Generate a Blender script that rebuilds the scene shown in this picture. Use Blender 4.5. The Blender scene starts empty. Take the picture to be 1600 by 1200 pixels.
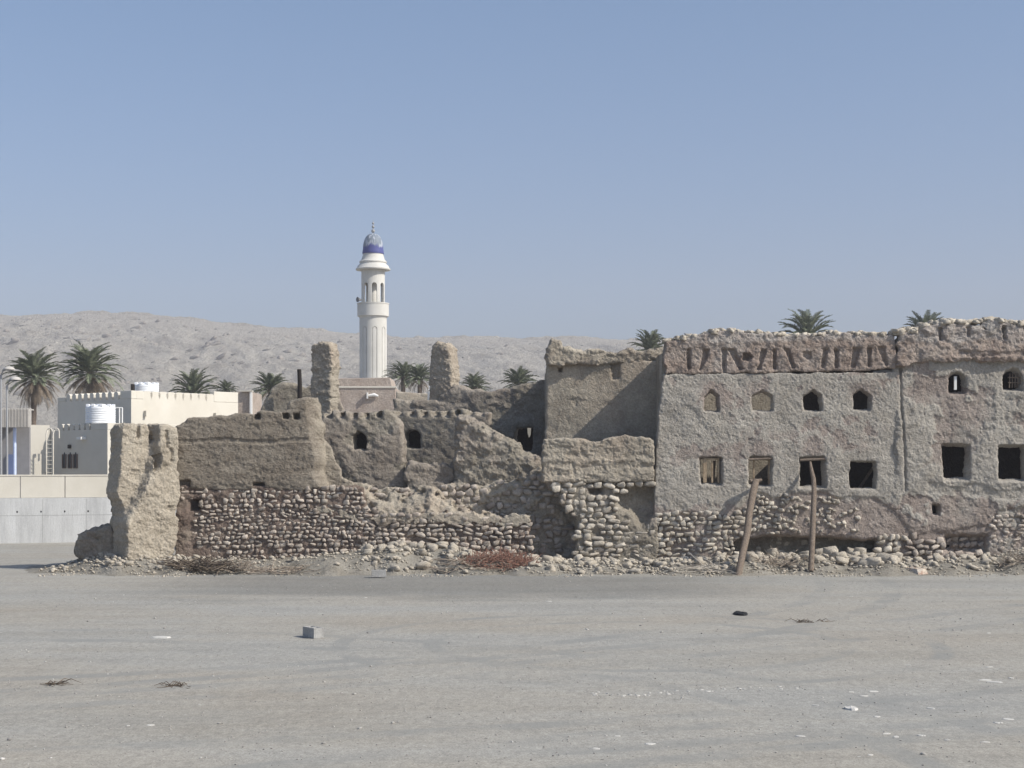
import bpy, math, random
import numpy as np
from mathutils import Vector, Matrix, noise as mn

# ---------------------------------------------------------------- camera, world, sun, exposure
F, H, HY = 2400.0, 3.15, 725.0          # focal length in photo pixels, eye height, horizon row
sc = bpy.context.scene
C = sc.collection
cam = bpy.data.cameras.new("camera"); camo = bpy.data.objects.new("camera", cam); C.objects.link(camo)
camo.location = (0, 0, H); camo.rotation_euler = (math.pi/2, 0, 0)
cam.sensor_width = 36; cam.lens = F/1600*36; cam.shift_y = (HY-600)/1600
cam.clip_start = 0.1; cam.clip_end = 20000
sc.camera = camo
SUN = Vector((.69, -.30, .66)).normalized()
world = bpy.data.worlds.new("World"); sc.world = world; world.use_nodes = True
wn = world.node_tree; bg = wn.nodes['Background']
sky = wn.nodes.new('ShaderNodeTexSky'); sky.sky_type = 'NISHITA'; sky.sun_disc = False
sky.sun_elevation = math.asin(SUN.z); sky.sun_rotation = math.atan2(SUN.x, SUN.y)
sky.air_density = 1.0; sky.dust_density = 3.0; sky.ozone_density = 4.5; sky.altitude = 300
tint = wn.nodes.new('ShaderNodeMix'); tint.data_type = 'RGBA'; tint.blend_type = 'MULTIPLY'; tint.inputs[0].default_value = 1; 
wtc = wn.nodes.new('ShaderNodeTexCoord'); wsx = wn.nodes.new('ShaderNodeSeparateXYZ'); wn.links.new(wtc.outputs['Generated'], wsx.inputs[0])
wrp = wn.nodes.new('ShaderNodeValToRGB'); wn.links.new(wsx.outputs['Z'], wrp.inputs[0])        # dusty lavender air low down, clear above
wrp.color_ramp.elements[0].position = .03; wrp.color_ramp.elements[0].color = (1.0, .915, .965, 1); wrp.color_ramp.elements[1].position = .30; wrp.color_ramp.elements[1].color = (.955, 1.0, 1.0, 1)
wn.links.new(wrp.outputs[0], tint.inputs[7])
wn.links.new(sky.outputs[0], tint.inputs[6]); wn.links.new(tint.outputs[2], bg.inputs[0]); bg.inputs[1].default_value = .137
sl = bpy.data.lights.new("sun", 'SUN'); sl.energy = 4.7; sl.angle = math.radians(.5); sl.color = (1, .95, .865)
so = bpy.data.objects.new("sun", sl); C.objects.link(so); so.location = (40, -20, 40)
so.rotation_euler = SUN.to_track_quat('Z', 'Y').to_euler()
sc.view_settings.view_transform = 'Standard'; sc.view_settings.look = 'None'
sc.view_settings.exposure = 0.06; sc.view_settings.gamma = 1

R = random.Random(7)
def X_(px, Y): return (px-800)*Y/F
def Z_(py, Y): return H-(py-HY)*Y/F
def P(px, py, Y): return Vector((X_(px, Y), Y, Z_(py, Y)))

# ---------------------------------------------------------------- object helpers
def tag(o, label=None, cat=None, group=None, kind=None):
    if label: o['label'] = label
    if cat: o['category'] = cat
    if group: o['group'] = group
    if kind: o['kind'] = kind
    return o
def empty(name, loc, rz=0):
    o = bpy.data.objects.new(name, None); C.objects.link(o); o.location = loc; o.rotation_euler = (0, 0, rz)
    o.empty_display_size = .2
    return o
def np_mesh(name, V, polys, smooth=True, attrs=None):
    me = bpy.data.meshes.new(name)
    V = np.asarray(V, dtype=np.float32); polys = [np.asarray(p, dtype=np.int32) for p in polys if len(p)]
    me.vertices.add(len(V)); me.vertices.foreach_set('co', V.ravel())
    loops = np.concatenate([p.ravel() for p in polys])
    sizes = np.concatenate([np.full(len(p), p.shape[1], dtype=np.int32) for p in polys])
    starts = np.concatenate([[0], np.cumsum(sizes)[:-1]]).astype(np.int32)
    me.loops.add(len(loops)); me.loops.foreach_set('vertex_index', loops)
    me.polygons.add(len(sizes)); me.polygons.foreach_set('loop_start', starts); me.polygons.foreach_set('loop_total', sizes)
    me.polygons.foreach_set('use_smooth', np.full(len(sizes), smooth, dtype=bool))
    me.update(calc_edges=True); me.validate()
    for k, a in (attrs or {}).items():
        at = me.attributes.new(k, 'FLOAT', 'POINT'); at.data.foreach_set('value', np.asarray(a, dtype=np.float32).ravel())
    return me
def link_mesh(name, me, mat, parent=None, loc=None):
    """verts are world coordinates; origin moved to the base centre (or the parent's origin)"""
    n = len(me.vertices); co = np.empty(n*3, dtype=np.float32); me.vertices.foreach_get('co', co); co = co.reshape(-1, 3)
    if parent is not None: o0 = np.array(parent.location[:], dtype=np.float32)
    elif loc is not None: o0 = np.array(loc, dtype=np.float32)
    else:
        mn_, mx_ = co.min(0), co.max(0); o0 = np.array([(mn_[0]+mx_[0])/2, (mn_[1]+mx_[1])/2, mn_[2]], dtype=np.float32)
    me.vertices.foreach_set('co', (co-o0).ravel()); me.update()
    o = bpy.data.objects.new(name, me); C.objects.link(o)
    if parent is not None: o.parent = parent
    else: o.location = [float(v) for v in o0]
    me.materials.append(mat)
    return o
class MB:
    """collects simple solids in world space"""
    def __init__(s): s.V = []; s.F = []; s.smooth = False
    def add(s, vs, fs):
        b = len(s.V); s.V += [tuple(v) for v in vs]; s.F += [tuple(i+b for i in f) for f in fs]
    def box(s, x0, x1, y0, y1, z0, z1, rz=0, piv=None):
        vs = [Vector((x, y, z)) for x in (x0, x1) for y in (y0, y1) for z in (z0, z1)]
        if rz:
            p = Vector(piv if piv else ((x0+x1)/2, (y0+y1)/2, 0)); M = Matrix.Rotation(rz, 3, 'Z'); vs = [M@(v-p)+p for v in vs]
        s.add(vs, [(0, 1, 3, 2), (4, 6, 7, 5), (0, 4, 5, 1), (2, 3, 7, 6), (0, 2, 6, 4), (1, 5, 7, 3)])
    def prism(s, poly, y0, y1):            # poly of (x,z) extruded along y
        n = len(poly); vs = [(x, y0, z) for x, z in poly]+[(x, y1, z) for x, z in poly]
        s.add(vs, [tuple(range(n)), tuple(range(2*n-1, n-1, -1))]+[(i, i+n, (i+1) % n+n, (i+1) % n) for i in range(n)])
    def tube(s, pts, rads, n=10, cap=True):
        pts = [Vector(p) for p in pts]; b = len(s.V); up = Vector((.13, .21, 1)).normalized()
        for i, p in enumerate(pts):
            d = (pts[min(i+1, len(pts)-1)]-pts[max(i-1, 0)]).normalized()
            a = d.cross(Vector((1, 0, .02)) if abs(d.z) > .9 else up).normalized(); c = d.cross(a)
            for k in range(n):
                t = 2*math.pi*k/n; s.V.append(tuple(p+(a*math.cos(t)+c*math.sin(t))*rads[i]))
        for i in range(len(pts)-1):
            for k in range(n):
                s.F.append((b+i*n+k, b+i*n+(k+1) % n, b+(i+1)*n+(k+1) % n, b+(i+1)*n+k))
        if cap: s.F.append(tuple(b+k for k in range(n-1, -1, -1))); s.F.append(tuple(b+(len(pts)-1)*n+k for k in range(n)))
    def lathe(s, cx, cy, prof, n=48):      # prof of (r,z)
        b = len(s.V)
        for r, z in prof:
            for k in range(n):
                t = 2*math.pi*k/n; s.V.append((cx+r*math.cos(t), cy+r*math.sin(t), z))
        for i in range(len(prof)-1):
            for k in range(n): s.F.append((b+i*n+k, b+i*n+(k+1) % n, b+(i+1)*n+(k+1) % n, b+(i+1)*n+k))
    def build(s, name, mat, parent=None, smooth=False, bevel=0, loc=None):
        me = bpy.data.meshes.new(name); me.from_pydata(s.V, [], s.F); me.update()
        me.polygons.foreach_set('use_smooth', np.full(len(me.polygons), smooth, dtype=bool))
        o = link_mesh(name, me, mat, parent, loc)
        if smooth:
            try: me.set_sharp_from_angle(angle=math.radians(40))
            except Exception: pass
        if bevel:
            m = o.modifiers.new('bevel', 'BEVEL'); m.width = bevel; m.segments = 2; m.limit_method = 'ANGLE'
        return o

# ---------------------------------------------------------------- materials
def mat(name, cols, scale=1.0, bump=.3, bscale=12, rough=.95, attr=None, attrcol=None, stretch=(1, 1, 1), extra=None, detail=8, bdist=.024, grain=.27):
    m = bpy.data.materials.new(name); m.use_nodes = True; nt = m.node_tree; N = nt.nodes; L = nt.links
    b = N['Principled BSDF']; b.inputs['Roughness'].default_value = rough; b.inputs['Specular IOR Level'].default_value = .15
    tc = N.new('ShaderNodeTexCoord'); mp = N.new('ShaderNodeMapping'); L.new(tc.outputs['Object'], mp.inputs[0]); mp.inputs['Scale'].default_value = stretch
    nz = N.new('ShaderNodeTexNoise'); nz.inputs['Scale'].default_value = scale; nz.inputs['Detail'].default_value = detail; nz.inputs['Roughness'].default_value = .62
    L.new(mp.outputs[0], nz.inputs[0])
    rp = N.new('ShaderNodeValToRGB'); L.new(nz.outputs[0], rp.inputs[0]); e = rp.color_ramp.elements
    n = len(cols); pos = [.32+.36*i/(n-1) for i in range(n)] if n > 1 else [.5]
    e[0].position = pos[0]; e[0].color = (*cols[0], 1)
    if n > 1: e[1].position = pos[-1]; e[1].color = (*cols[-1], 1)
    for i in range(1, n-1):
        q = e.new(pos[i]); q.color = (*cols[i], 1)
    col = rp.outputs[0]
    if attr:
        at = N.new('ShaderNodeAttribute'); at.attribute_name = attr
        n2 = N.new('ShaderNodeTexNoise'); n2.inputs['Scale'].default_value = 7; n2.inputs['Detail'].default_value = 5; L.new(tc.outputs['Object'], n2.inputs[0])
        ad = N.new('ShaderNodeMath'); ad.operation = 'MULTIPLY_ADD'; ad.inputs[1].default_value = .5; L.new(n2.outputs[0], ad.inputs[0])
        sb = N.new('ShaderNodeMath'); sb.operation = 'SUBTRACT'; sb.inputs[1].default_value = .25; L.new(at.outputs['Fac'], sb.inputs[0]); L.new(sb.outputs[0], ad.inputs[2])
        ss = N.new('ShaderNodeMapRange'); ss.interpolation_type = 'SMOOTHSTEP'; ss.inputs['From Min'].default_value = .3; ss.inputs['From Max'].default_value = .7; L.new(ad.outputs[0], ss.inputs[0])
        r2 = N.new('ShaderNodeValToRGB'); L.new(nz.outputs[0], r2.inputs[0]); f = r2.color_ramp.elements
        f[0].position = .33; f[0].color = (*attrcol[0], 1); f[1].position = .68; f[1].color = (*attrcol[1], 1)
        mx = N.new('ShaderNodeMix'); mx.data_type = 'RGBA'; L.new(ss.outputs[0], mx.inputs[0]); L.new(col, mx.inputs[6]); L.new(r2.outputs[0], mx.inputs[7]); col = mx.outputs[2]
    # fine grain
    n3 = N.new('ShaderNodeTexNoise'); n3.inputs['Scale'].default_value = bscale*1.9; n3.inputs['Detail'].default_value = 6; n3.inputs['Roughness'].default_value = .7; L.new(tc.outputs['Object'], n3.inputs[0])
    mr = N.new('ShaderNodeMapRange'); mr.inputs['From Min'].default_value = .3; mr.inputs['From Max'].default_value = .7; mr.inputs['To Min'].default_value = 1-grain; mr.inputs['To Max'].default_value = 1+grain*.85; L.new(n3.outputs[0], mr.inputs[0])
    mu = N.new('ShaderNodeVectorMath'); mu.operation = 'SCALE'; L.new(col, mu.inputs[0]); L.new(mr.outputs[0], mu.inputs['Scale']); col = mu.outputs[0]
    if extra: col = extra(nt, tc, col)
    L.new(col, b.inputs['Base Color'])
    if bump:
        n4 = N.new('ShaderNodeTexNoise'); n4.inputs['Scale'].default_value = bscale; n4.inputs['Detail'].default_value = 7; n4.inputs['Roughness'].default_value = .65; L.new(mp.outputs[0], n4.inputs[0])
        bp = N.new('ShaderNodeBump'); bp.inputs['Strength'].default_value = bump; bp.inputs['Distance'].default_value = bdist*4; L.new(n4.outputs[0], bp.inputs['Height'])
        n5 = N.new('ShaderNodeTexNoise'); n5.inputs['Scale'].default_value = bscale*2.6; n5.inputs['Detail'].default_value = 4; n5.inputs['Roughness'].default_value = .7; L.new(mp.outputs[0], n5.inputs[0])
        b2 = N.new('ShaderNodeBump'); b2.inputs['Strength'].default_value = min(1, bump*1.1); b2.inputs['Distance'].default_value = bdist*2.2; L.new(n5.outputs[0], b2.inputs['Height']); L.new(bp.outputs[0], b2.inputs['Normal']); L.new(b2.outputs[0], b.inputs['Normal'])
    return m
def plain(name, c, rough=.7, var=.08, bump=0, scale=3):
    c0 = tuple(v*(1-var) for v in c); c1 = tuple(min(1, v*(1+var)) for v in c)
    return mat(name, [c0, c1], scale=scale, bump=bump, bscale=10, rough=rough, grain=.06)

M_mud = mat("mud_plaster", [(.27, .23, .18), (.37, .325, .26), (.46, .41, .33)], scale=1.1, bump=.75, bscale=8, attr='tone', attrcol=[(.33, .27, .21), (.50, .44, .35)])
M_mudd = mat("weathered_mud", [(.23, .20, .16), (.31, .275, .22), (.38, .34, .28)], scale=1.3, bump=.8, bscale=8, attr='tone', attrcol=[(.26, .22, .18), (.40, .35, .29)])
M_face = mat("grey_lime_plaster", [(.37, .335, .285), (.425, .39, .338), (.48, .445, .388)], scale=1.4, bump=.8, bscale=10, attr='tone', attrcol=[(.30, .245, .21), (.41, .35, .305)])
M_para = mat("red_brown_mud", [(.25, .19, .155), (.34, .275, .23), (.41, .35, .30)], scale=1.6, bump=.8, bscale=8, attr='tone', attrcol=[(.30, .25, .22), (.5, .46, .41)])
def stone_extra(nt, tc, col):
    N = nt.nodes; L = nt.links
    at = N.new('ShaderNodeAttribute'); at.attribute_name = 'shade'
    mr = N.new('ShaderNodeMapRange'); mr.inputs['To Min'].default_value = .72; mr.inputs['To Max'].default_value = 1.2; L.new(at.outputs['Fac'], mr.inputs[0])
    mu = N.new('ShaderNodeVectorMath'); mu.operation = 'SCALE'; L.new(col, mu.inputs[0]); L.new(mr.outputs[0], mu.inputs['Scale'])
    return mu.outputs[0]
M_stone = mat("cobble_stone", [(.40, .345, .28), (.49, .44, .365), (.55, .50, .42)], scale=2.5, bump=.35, bscale=18, extra=stone_extra)
M_stoned = mat("dusty_brown_cobble", [(.34, .28, .235), (.44, .38, .32), (.51, .455, .385)], scale=2.5, bump=.35, bscale=18, extra=stone_extra)
M_rub = mat("pale_rubble", [(.37, .325, .26), (.50, .445, .365), (.58, .53, .445)], scale=4, bump=.4, bscale=20)
M_bank = mat("loose_dirt", [(.235, .21, .17), (.285, .262, .22), (.33, .305, .26)], scale=1.2, bump=.7, bscale=9)
M_wood = mat("weathered_wood", [(.17, .13, .10), (.29, .235, .185)], scale=6, bump=.5, bscale=14, stretch=(4, 4, .5))
M_wood2 = mat("pale_window_wood", [(.26, .19, .12), (.42, .33, .23)], scale=6, bump=.3, bscale=14)
M_shade_mud = mat("shade_dark_mud", [(.07, .058, .048), (.12, .10, .085)], scale=2, bump=.3)  # mud coloured near black so interiors behind openings read as deep shade
M_dark = plain("dark_charred_wood", (.03, .025, .022))
M_cream = mat("cream_render", [(.57, .53, .45), (.66, .62, .54)], scale=.5, bump=.08, bscale=14, grain=.05)
M_white = plain("white_paint", (.74, .73, .70), .5, .04)
M_tank = plain("white_plastic", (.82, .83, .84), .35, .02)
M_min = mat("minaret_render", [(.56, .54, .49), (.66, .64, .59)], scale=.6, bump=.08, bscale=10, grain=.05)
M_metal = plain("grey_metal", (.33, .33, .33), .45)
M_block = mat("concrete_block_grey", [(.34, .33, .31), (.44, .43, .41)], scale=6, bump=.3, bscale=30)
M_corr = plain("pale_corrugated_steel", (.50, .47, .43), .5)
M_blue = plain("blue_white_paint", (.55, .62, .82), .5)
M_bluew = plain("blue_wall_paint", (.16, .2, .34), .7)
M_glass = plain("dark_glass", (.03, .035, .04), .15)
M_dkred = mat("dry_red_bush", [(.21, .11, .08), (.33, .19, .14)], scale=8, bump=0)
M_stick = mat("dry_sticks", [(.24, .19, .15), (.40, .34, .27)], scale=8, bump=0)
M_green = plain("green_plastic", (.14, .40, .30), .45)
M_black = plain("black_rubber", (.02, .02, .02), .6)
M_litter = plain("white_litter", (.52, .50, .46), .8)

# ---------------------------------------------------------------- signed-distance walls
def interp_axis(A, ax, n, step, off):
    t = (np.arange(n)*step+off); i = np.floor(t).astype(int); f = t-i; f = f*f*(3-2*f)
    sh = [1]*A.ndim; sh[ax] = n; f = f.reshape(sh).astype(np.float32)
    return np.take(A, i, ax)*(1-f)+np.take(A, i+1, ax)*f
def gnoise(shape, vox, size, seed):        # value noise on a regular grid; size in metres per axis
    rs = np.random.RandomState(seed); size = [size]*len(shape) if np.isscalar(size) else size
    dims = [int(n*vox/s)+3 for n, s in zip(shape, size)]
    A = rs.uniform(-1, 1, dims).astype(np.float32)
    for ax, (n, s) in enumerate(zip(shape, size)): A = interp_axis(A, ax, n, vox/s, rs.uniform(0, .99))
    return A
def fbm(shape, vox, size, seed, oct=4, gain=.5):
    size = [size]*len(shape) if np.isscalar(size) else list(size); out = 0; a = 1
    for o in range(oct):
        out = out+a*gnoise(shape, vox, size, seed+o*17); a *= gain; size = [s/2 for s in size]
        if min(size) < vox*.9: break
    return out
def sd_poly(U, V, poly):
    d = np.full(U.shape, 1e9, dtype=np.float32); ins = np.zeros(U.shape, dtype=bool); n = len(poly)
    for i in range(n):
        ax, ay = poly[i]; bx, by = poly[(i+1) % n]; ex, ey = bx-ax, by-ay
        wx, wy = U-ax, V-ay; t = np.clip((wx*ex+wy*ey)/(ex*ex+ey*ey+1e-12), 0, 1)
        d = np.minimum(d, (wx-ex*t)**2+(wy-ey*t)**2)
        c = ((ay > V) != (by > V)) & (U < (bx-ax)*(V-ay)/((by-ay) if by != ay else 1e-9)+ax); ins ^= c
    d = np.sqrt(d); return np.where(ins, -d, d).astype(np.float32)
def smax(a, b, k):
    h = np.clip(.5+.5*(a-b)/k, 0, 1); return b*(1-h)+a*h+k*h*(1-h)
def surface_nets(S, org, vox):
    """S: 3-D array (x,y,z), negative inside"""
    ins = S < 0; nx, ny, nz = S.shape
    c = np.zeros((nx-1, ny-1, nz-1), dtype=np.uint8)
    for dx in (0, 1):
        for dy in (0, 1):
            for dz in (0, 1): c += ins[dx:nx-1+dx, dy:ny-1+dy, dz:nz-1+dz]
    act = (c > 0) & (c < 8); I = np.argwhere(act); idx = np.full(act.shape, -1, dtype=np.int32); idx[act] = np.arange(len(I))
    acc = np.zeros((len(I), 3), dtype=np.float64); cnt = np.zeros(len(I))
    corners = [(a, b, d) for a in (0, 1) for b in (0, 1) for d in (0, 1)]
    for a in range(8):
        for b in range(a+1, 8):
            A = corners[a]; B = corners[b]
            if sum(abs(A[k]-B[k]) for k in range(3)) != 1: continue
            sa = S[I[:, 0]+A[0], I[:, 1]+A[1], I[:, 2]+A[2]]; sb = S[I[:, 0]+B[0], I[:, 1]+B[1], I[:, 2]+B[2]]
            m = (sa < 0) != (sb < 0); t = np.where(m, sa/np.where(m, sa-sb, 1), 0)
            for k in range(3): acc[:, k] += np.where(m, A[k]+t*(B[k]-A[k]), 0)
            cnt += m
    V = (I+acc/cnt[:, None])*vox+np.array(org)
    Q = []
    for ax in range(3):
        o1, o2 = [(1, 2), (2, 0), (0, 1)][ax]
        sl0 = [slice(None)]*3; sl1 = [slice(None)]*3; sl0[ax] = slice(0, -1); sl1[ax] = slice(1, None)
        a = ins[tuple(sl0)]; b = ins[tuple(sl1)]; E = np.argwhere(a != b)
        E = E[(E[:, o1] > 0) & (E[:, o2] > 0) & (E[:, o1] < S.shape[o1]-1) & (E[:, o2] < S.shape[o2]-1)]
        flip = ~a[E[:, 0], E[:, 1], E[:, 2]]
        def g(d1, d2):
            e = E.copy(); e[:, o1] -= d1; e[:, o2] -= d2; return idx[e[:, 0], e[:, 1], e[:, 2]]
        q = np.stack([g(1, 1), g(0, 1), g(0, 0), g(1, 0)], 1); q[flip] = q[flip][:, ::-1]
        Q.append(q[(q >= 0).all(1)])
    return V, np.concatenate(Q)
_prs = np.random.RandomState(5); PERM = np.concatenate([_prs.permutation(256)]*3).astype(np.int32)
GRD = _prs.normal(size=(256, 3)).astype(np.float32); GRD /= np.linalg.norm(GRD, axis=1)[:, None]
_a = _prs.normal(size=(3, 3)); ROT = np.linalg.qr(_a)[0].astype(np.float32)
def perlin(p):
    """gradient noise at arbitrary points (n,3), about -0.7..0.7"""
    i = np.floor(p).astype(np.int32); f = (p-i).astype(np.float32); u = f*f*f*(f*(f*6-15)+10); i &= 255; out = 0
    for dx in (0, 1):
        wx = u[:, 0] if dx else 1-u[:, 0]
        for dy in (0, 1):
            wy = u[:, 1] if dy else 1-u[:, 1]
            for dz in (0, 1):
                wz = u[:, 2] if dz else 1-u[:, 2]
                h = PERM[PERM[PERM[(i[:, 0]+dx) & 255]+((i[:, 1]+dy) & 255)]+((i[:, 2]+dz) & 255)]
                g = GRD[h]; out = out+wx*wy*wz*(g[:, 0]*(f[:, 0]-dx)+g[:, 1]*(f[:, 1]-dy)+g[:, 2]*(f[:, 2]-dz))
    return out
def pfbm(p, size, oct=4, gain=.5, bill=False, rot=True):
    q = (p@ROT if rot else p)/size; a = 1; o = 0
    for k in range(oct):
        n = perlin(q+k*13.7); o = o+a*((2.2*np.abs(n)-.45) if bill else 1.6*n); a *= gain; q = q*2.03
    return o
def vnormals(V, Q):
    n = np.cross(V[Q[:, 2]]-V[Q[:, 0]], V[Q[:, 3]]-V[Q[:, 1]]); N = np.zeros_like(V)
    for k in range(4): 
        for a in range(3): N[:, a] += np.bincount(Q[:, k], n[:, a], len(V))
    return N/(np.linalg.norm(N, axis=1)[:, None]+1e-9)
seedc = [100]
def wall(poly, Y, T, vox=.05, holes=(), pits=(), front=None, batter=0., rough=.03, rsize=(.45, .45, .3), edge=.06, esize=.5, rnd=.06,
         deep=None, rot=0, px=True, tone=None, seed=None, layers=0., crumb=.02, csize=.16, pitt=.012, bill=True):
    """poly in photo pixels at depth Y -> eroded wall volume; holes=(poly, flare) go right through, pits=(poly, depth)"""
    seedc[0] += 31; seed = seed or seedc[0]
    cv = (lambda q: [(X_(a, Y), Z_(b, Y)) for a, b in q]) if px else (lambda q: q)
    pl = cv(poly); xs = [p[0] for p in pl]; zs = [p[1] for p in pl]; pad = .3
    x0, x1, z0, z1 = min(xs)-pad, max(xs)+pad, min(zs)-pad, max(zs)+pad; y0, y1 = Y-.35, Y+T+.3
    nx, ny, nz = [int((b-a)/vox)+2 for a, b in ((x0, x1), (y0, y1), (z0, z1))]
    U, V = np.meshgrid(x0+np.arange(nx)*vox, z0+np.arange(nz)*vox, indexing='ij'); U = U.astype(np.float32); V = V.astype(np.float32)
    W = (y0+np.arange(ny)*vox).astype(np.float32)[None, :, None]
    d2 = sd_poly(U, V, pl)+edge*fbm((nx, nz), vox, esize, seed, 4)
    fr = np.full(U.shape, Y, dtype=np.float32)+batter*(V-min(zs))
    tn = .45*fbm((nx, nz), vox, 1.3, seed+5, 4)+.5
    if front is not None:
        off, tn2 = front(U, V, vox, seed); fr = fr+off
        if tn2 is not None: tn = tn2
    if layers: fr = fr+layers*gnoise((nx, nz), vox, (2.5, .16), seed+77)+layers*.6*gnoise((nx, nz), vox, (.25, .1), seed+78)
    for q, dp in pits:
        h = sd_poly(U, V, cv(q))+.012*fbm((nx, nz), vox, .15, seed+9, 2)
        fr = fr+dp*np.clip(.5-h/(vox*1.6), 0, 1)
    S = smax(smax(fr[:, None, :]-W, d2[:, None, :], rnd), W-(Y+T), rnd)
    for q, fl in holes:
        h = sd_poly(U, V, cv(q))+.02*fbm((nx, nz), vox, .25, seed+11, 3)
        dep = np.clip(W-fr[:, None, :], 0, .5)
        S = np.maximum(S, -(h[:, None, :]-np.maximum(0, .28-dep)*fl))
    S = S+rough*fbm((nx, ny, nz), vox, (rsize[0], rsize[1], rsize[2]), seed+3, 4, .6)
    S[0] = S[-1] = 1; S[:, 0] = 1; S[:, -1] = 1; S[:, :, 0] = 1; S[:, :, -1] = 1
    vs, q = surface_nets(S.astype(np.float32), (x0, y0, z0), vox)
    nn = vnormals(vs, q); pw = vs+seed*.37
    crk = np.clip(1-np.abs(pfbm(pw, .55, 3, .6))*16, 0, 1)
    dsp = crumb*pfbm(pw, csize, 4, .62, bill)+pitt*pfbm(pw+9, .055, 2, .6)-.018*crk*(pfbm(pw+31, 1.2, 1) > .1)
    vs0 = vs; vs = vs+nn*dsp[:, None]
    ii = np.clip(((vs[:, 0]-x0)/vox).astype(int), 0, nx-1); kk = np.clip(((vs[:, 2]-z0)/vox).astype(int), 0, nz-1)
    ta = np.clip(tn[ii, kk], 0, 1)
    if rot:
        cx, cy = (min(xs)+max(xs))/2, Y+T/2; c, s = math.cos(rot), math.sin(rot); x = vs[:, 0]-cx; y = vs[:, 1]-cy
        vs[:, 0] = cx+x*c-y*s; vs[:, 1] = cy+x*s+y*c
    return np_mesh('wall', vs, [q], True, {'tone': ta})

# stones ------------------------------------------------------------
import bmesh
def ico_variants(n, seed, sub=2, amp=.22, squ=.75):
    out = []
    for k in range(n):
        bm = bmesh.new(); bmesh.ops.create_icosphere(bm, subdivisions=sub, radius=1)
        vs = np.array([v.co[:] for v in bm.verts]); fs = np.array([[v.index for v in f.verts] for f in bm.faces]); bm.free()
        vs = np.sign(vs)*np.abs(vs)**squ
        d = np.array([mn.noise(Vector(v)*1.1+Vector((seed+k*7.3, k*3.1, 0)))+.4*mn.noise(Vector(v)*2.7+Vector((k*5., seed, 9))) for v in vs])
        vs = vs*(1+amp*1.6*d)[:, None]; out.append((vs, fs))
    return out
ICO = ico_variants(12, 3, 2, .36, .6)+ico_variants(6, 33, 2, .45, .5); ICOR = ico_variants(12, 55, 2, .42, .62)
def stones_mesh(items, var):
    """items: (x,y,z, rx,ry,rz, tilt, yaw, shade)"""
    V = []; Fq = []; S = []; b = 0
    for it in items:
        vs, fs = var[R.randrange(len(var))]; x, y, z, rx, ry, rz, tl, yw, sh = it
        q = vs*np.array([rx, ry, rz]); c, s = math.cos(tl), math.sin(tl)
        q = np.stack([q[:, 0]*c-q[:, 2]*s, q[:, 1], q[:, 0]*s+q[:, 2]*c], 1); c, s = math.cos(yw), math.sin(yw)
        q = np.stack([q[:, 0]*c-q[:, 1]*s, q[:, 0]*s+q[:, 1]*c, q[:, 2]], 1)+np.array([x, y, z])
        V.append(q); Fq.append(fs+b); b += len(vs); S.append(np.full(len(vs), sh))
    return np_mesh('stones', np.concatenate(V), [np.concatenate(Fq)], True, {'shade': np.concatenate(S)})
def in_poly(x, y, poly):
    ins = False; n = len(poly)
    for i in range(n):
        ax, ay = poly[i]; bx, by = poly[(i+1) % n]
        if (ay > y) != (by > y) and x < (bx-ax)*(y-ay)/(by-ay)+ax: ins = not ins
    return ins
def cobbles(poly, Y, rh=.2, wr=(.17, .33), drop=.06, proud=.03, var=None, yfun=None, wav=.05, fill=.5, jit=.03):
    pl = [(X_(a, Y), Z_(b, Y)) for a, b in poly]; xs = [p[0] for p in pl]; zs = [p[1] for p in pl]
    items = []; z = min(zs); r = 0
    while z < max(zs)+.05:
        h = rh*R.uniform(.7, 1.22); x = min(xs)-R.uniform(0, .3)
        while x < max(xs):
            w = wr[0]+(wr[1]-wr[0])*R.random()**1.5; hh = h*R.uniform(.6, 1.12)
            if R.random() < .2: hh *= 1.25; w *= .8
            cx, cz = x+w/2, z+h/2+wav*math.sin(x*.9+r*.15)+R.uniform(-jit, jit)
            if in_poly(cx, cz, pl) and R.random() > drop:
                yy = Y if yfun is None else yfun(cx, cz)
                items.append((cx, yy-proud+R.uniform(-.03, .05)+.05, cz, w*fill*R.uniform(.86, 1.0), .08*R.uniform(.8, 1.2), hh*fill*R.uniform(.84, 1.0), R.uniform(-.35, .35), R.uniform(-.3, .3), R.random()))
            x += w*R.uniform(1.0, 1.2)
        z += h; r += 1
    return items
#--PART2--
# ---------------------------------------------------------------- ground
def bankh(px, Y):
    xs = [30, 90, 150, 210, 300, 400, 470, 560, 620, 700, 760, 830, 900, 1000, 1150, 1300, 1450, 1530, 1600, 1750]
    hs = [0, .12, .42, .50, .34, .30, .36, .55, .74, .66, .45, .34, .24, .26, .34, .42, .24, .34, .6, .6]
    h = float(np.interp(px, xs, hs))
    t = (Y-43.35-.4*math.sin(px*.021)-.25*math.sin(px*.057+1)-.1*math.sin(px*.13))/2.2; t = min(1, max(0, t))
    return h*(t*t*(3-2*t))**.8 if t > 0 else 0
def ground_z(x, y):
    px = 800+x*F/y
    b = 0
    if 43 < y < 49 and px < 1800:
        b = bankh(px, min(y, 46)); b *= 1 if y < 46.5 else max(0, 1-(y-46.5)/2)
        if b > 0: b += .07*b/(b+.1)*(mn.noise(Vector((x*1.7, y*1.7, 0)))+.6*mn.noise(Vector((x*4.3, y*4.3, 4))))
    return b
def axis(lo, hi, fine, step, grow=1.25):
    a = list(np.arange(fine[0], fine[1]+1e-6, step)); s = step; v = a[0]; L_ = []
    while v > lo: s *= grow; v -= s; L_.append(v)
    s = step; v = a[-1]; Rr = []
    while v < hi: s *= grow; v += s; Rr.append(v)
    return np.array(L_[::-1]+a+Rr)
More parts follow.
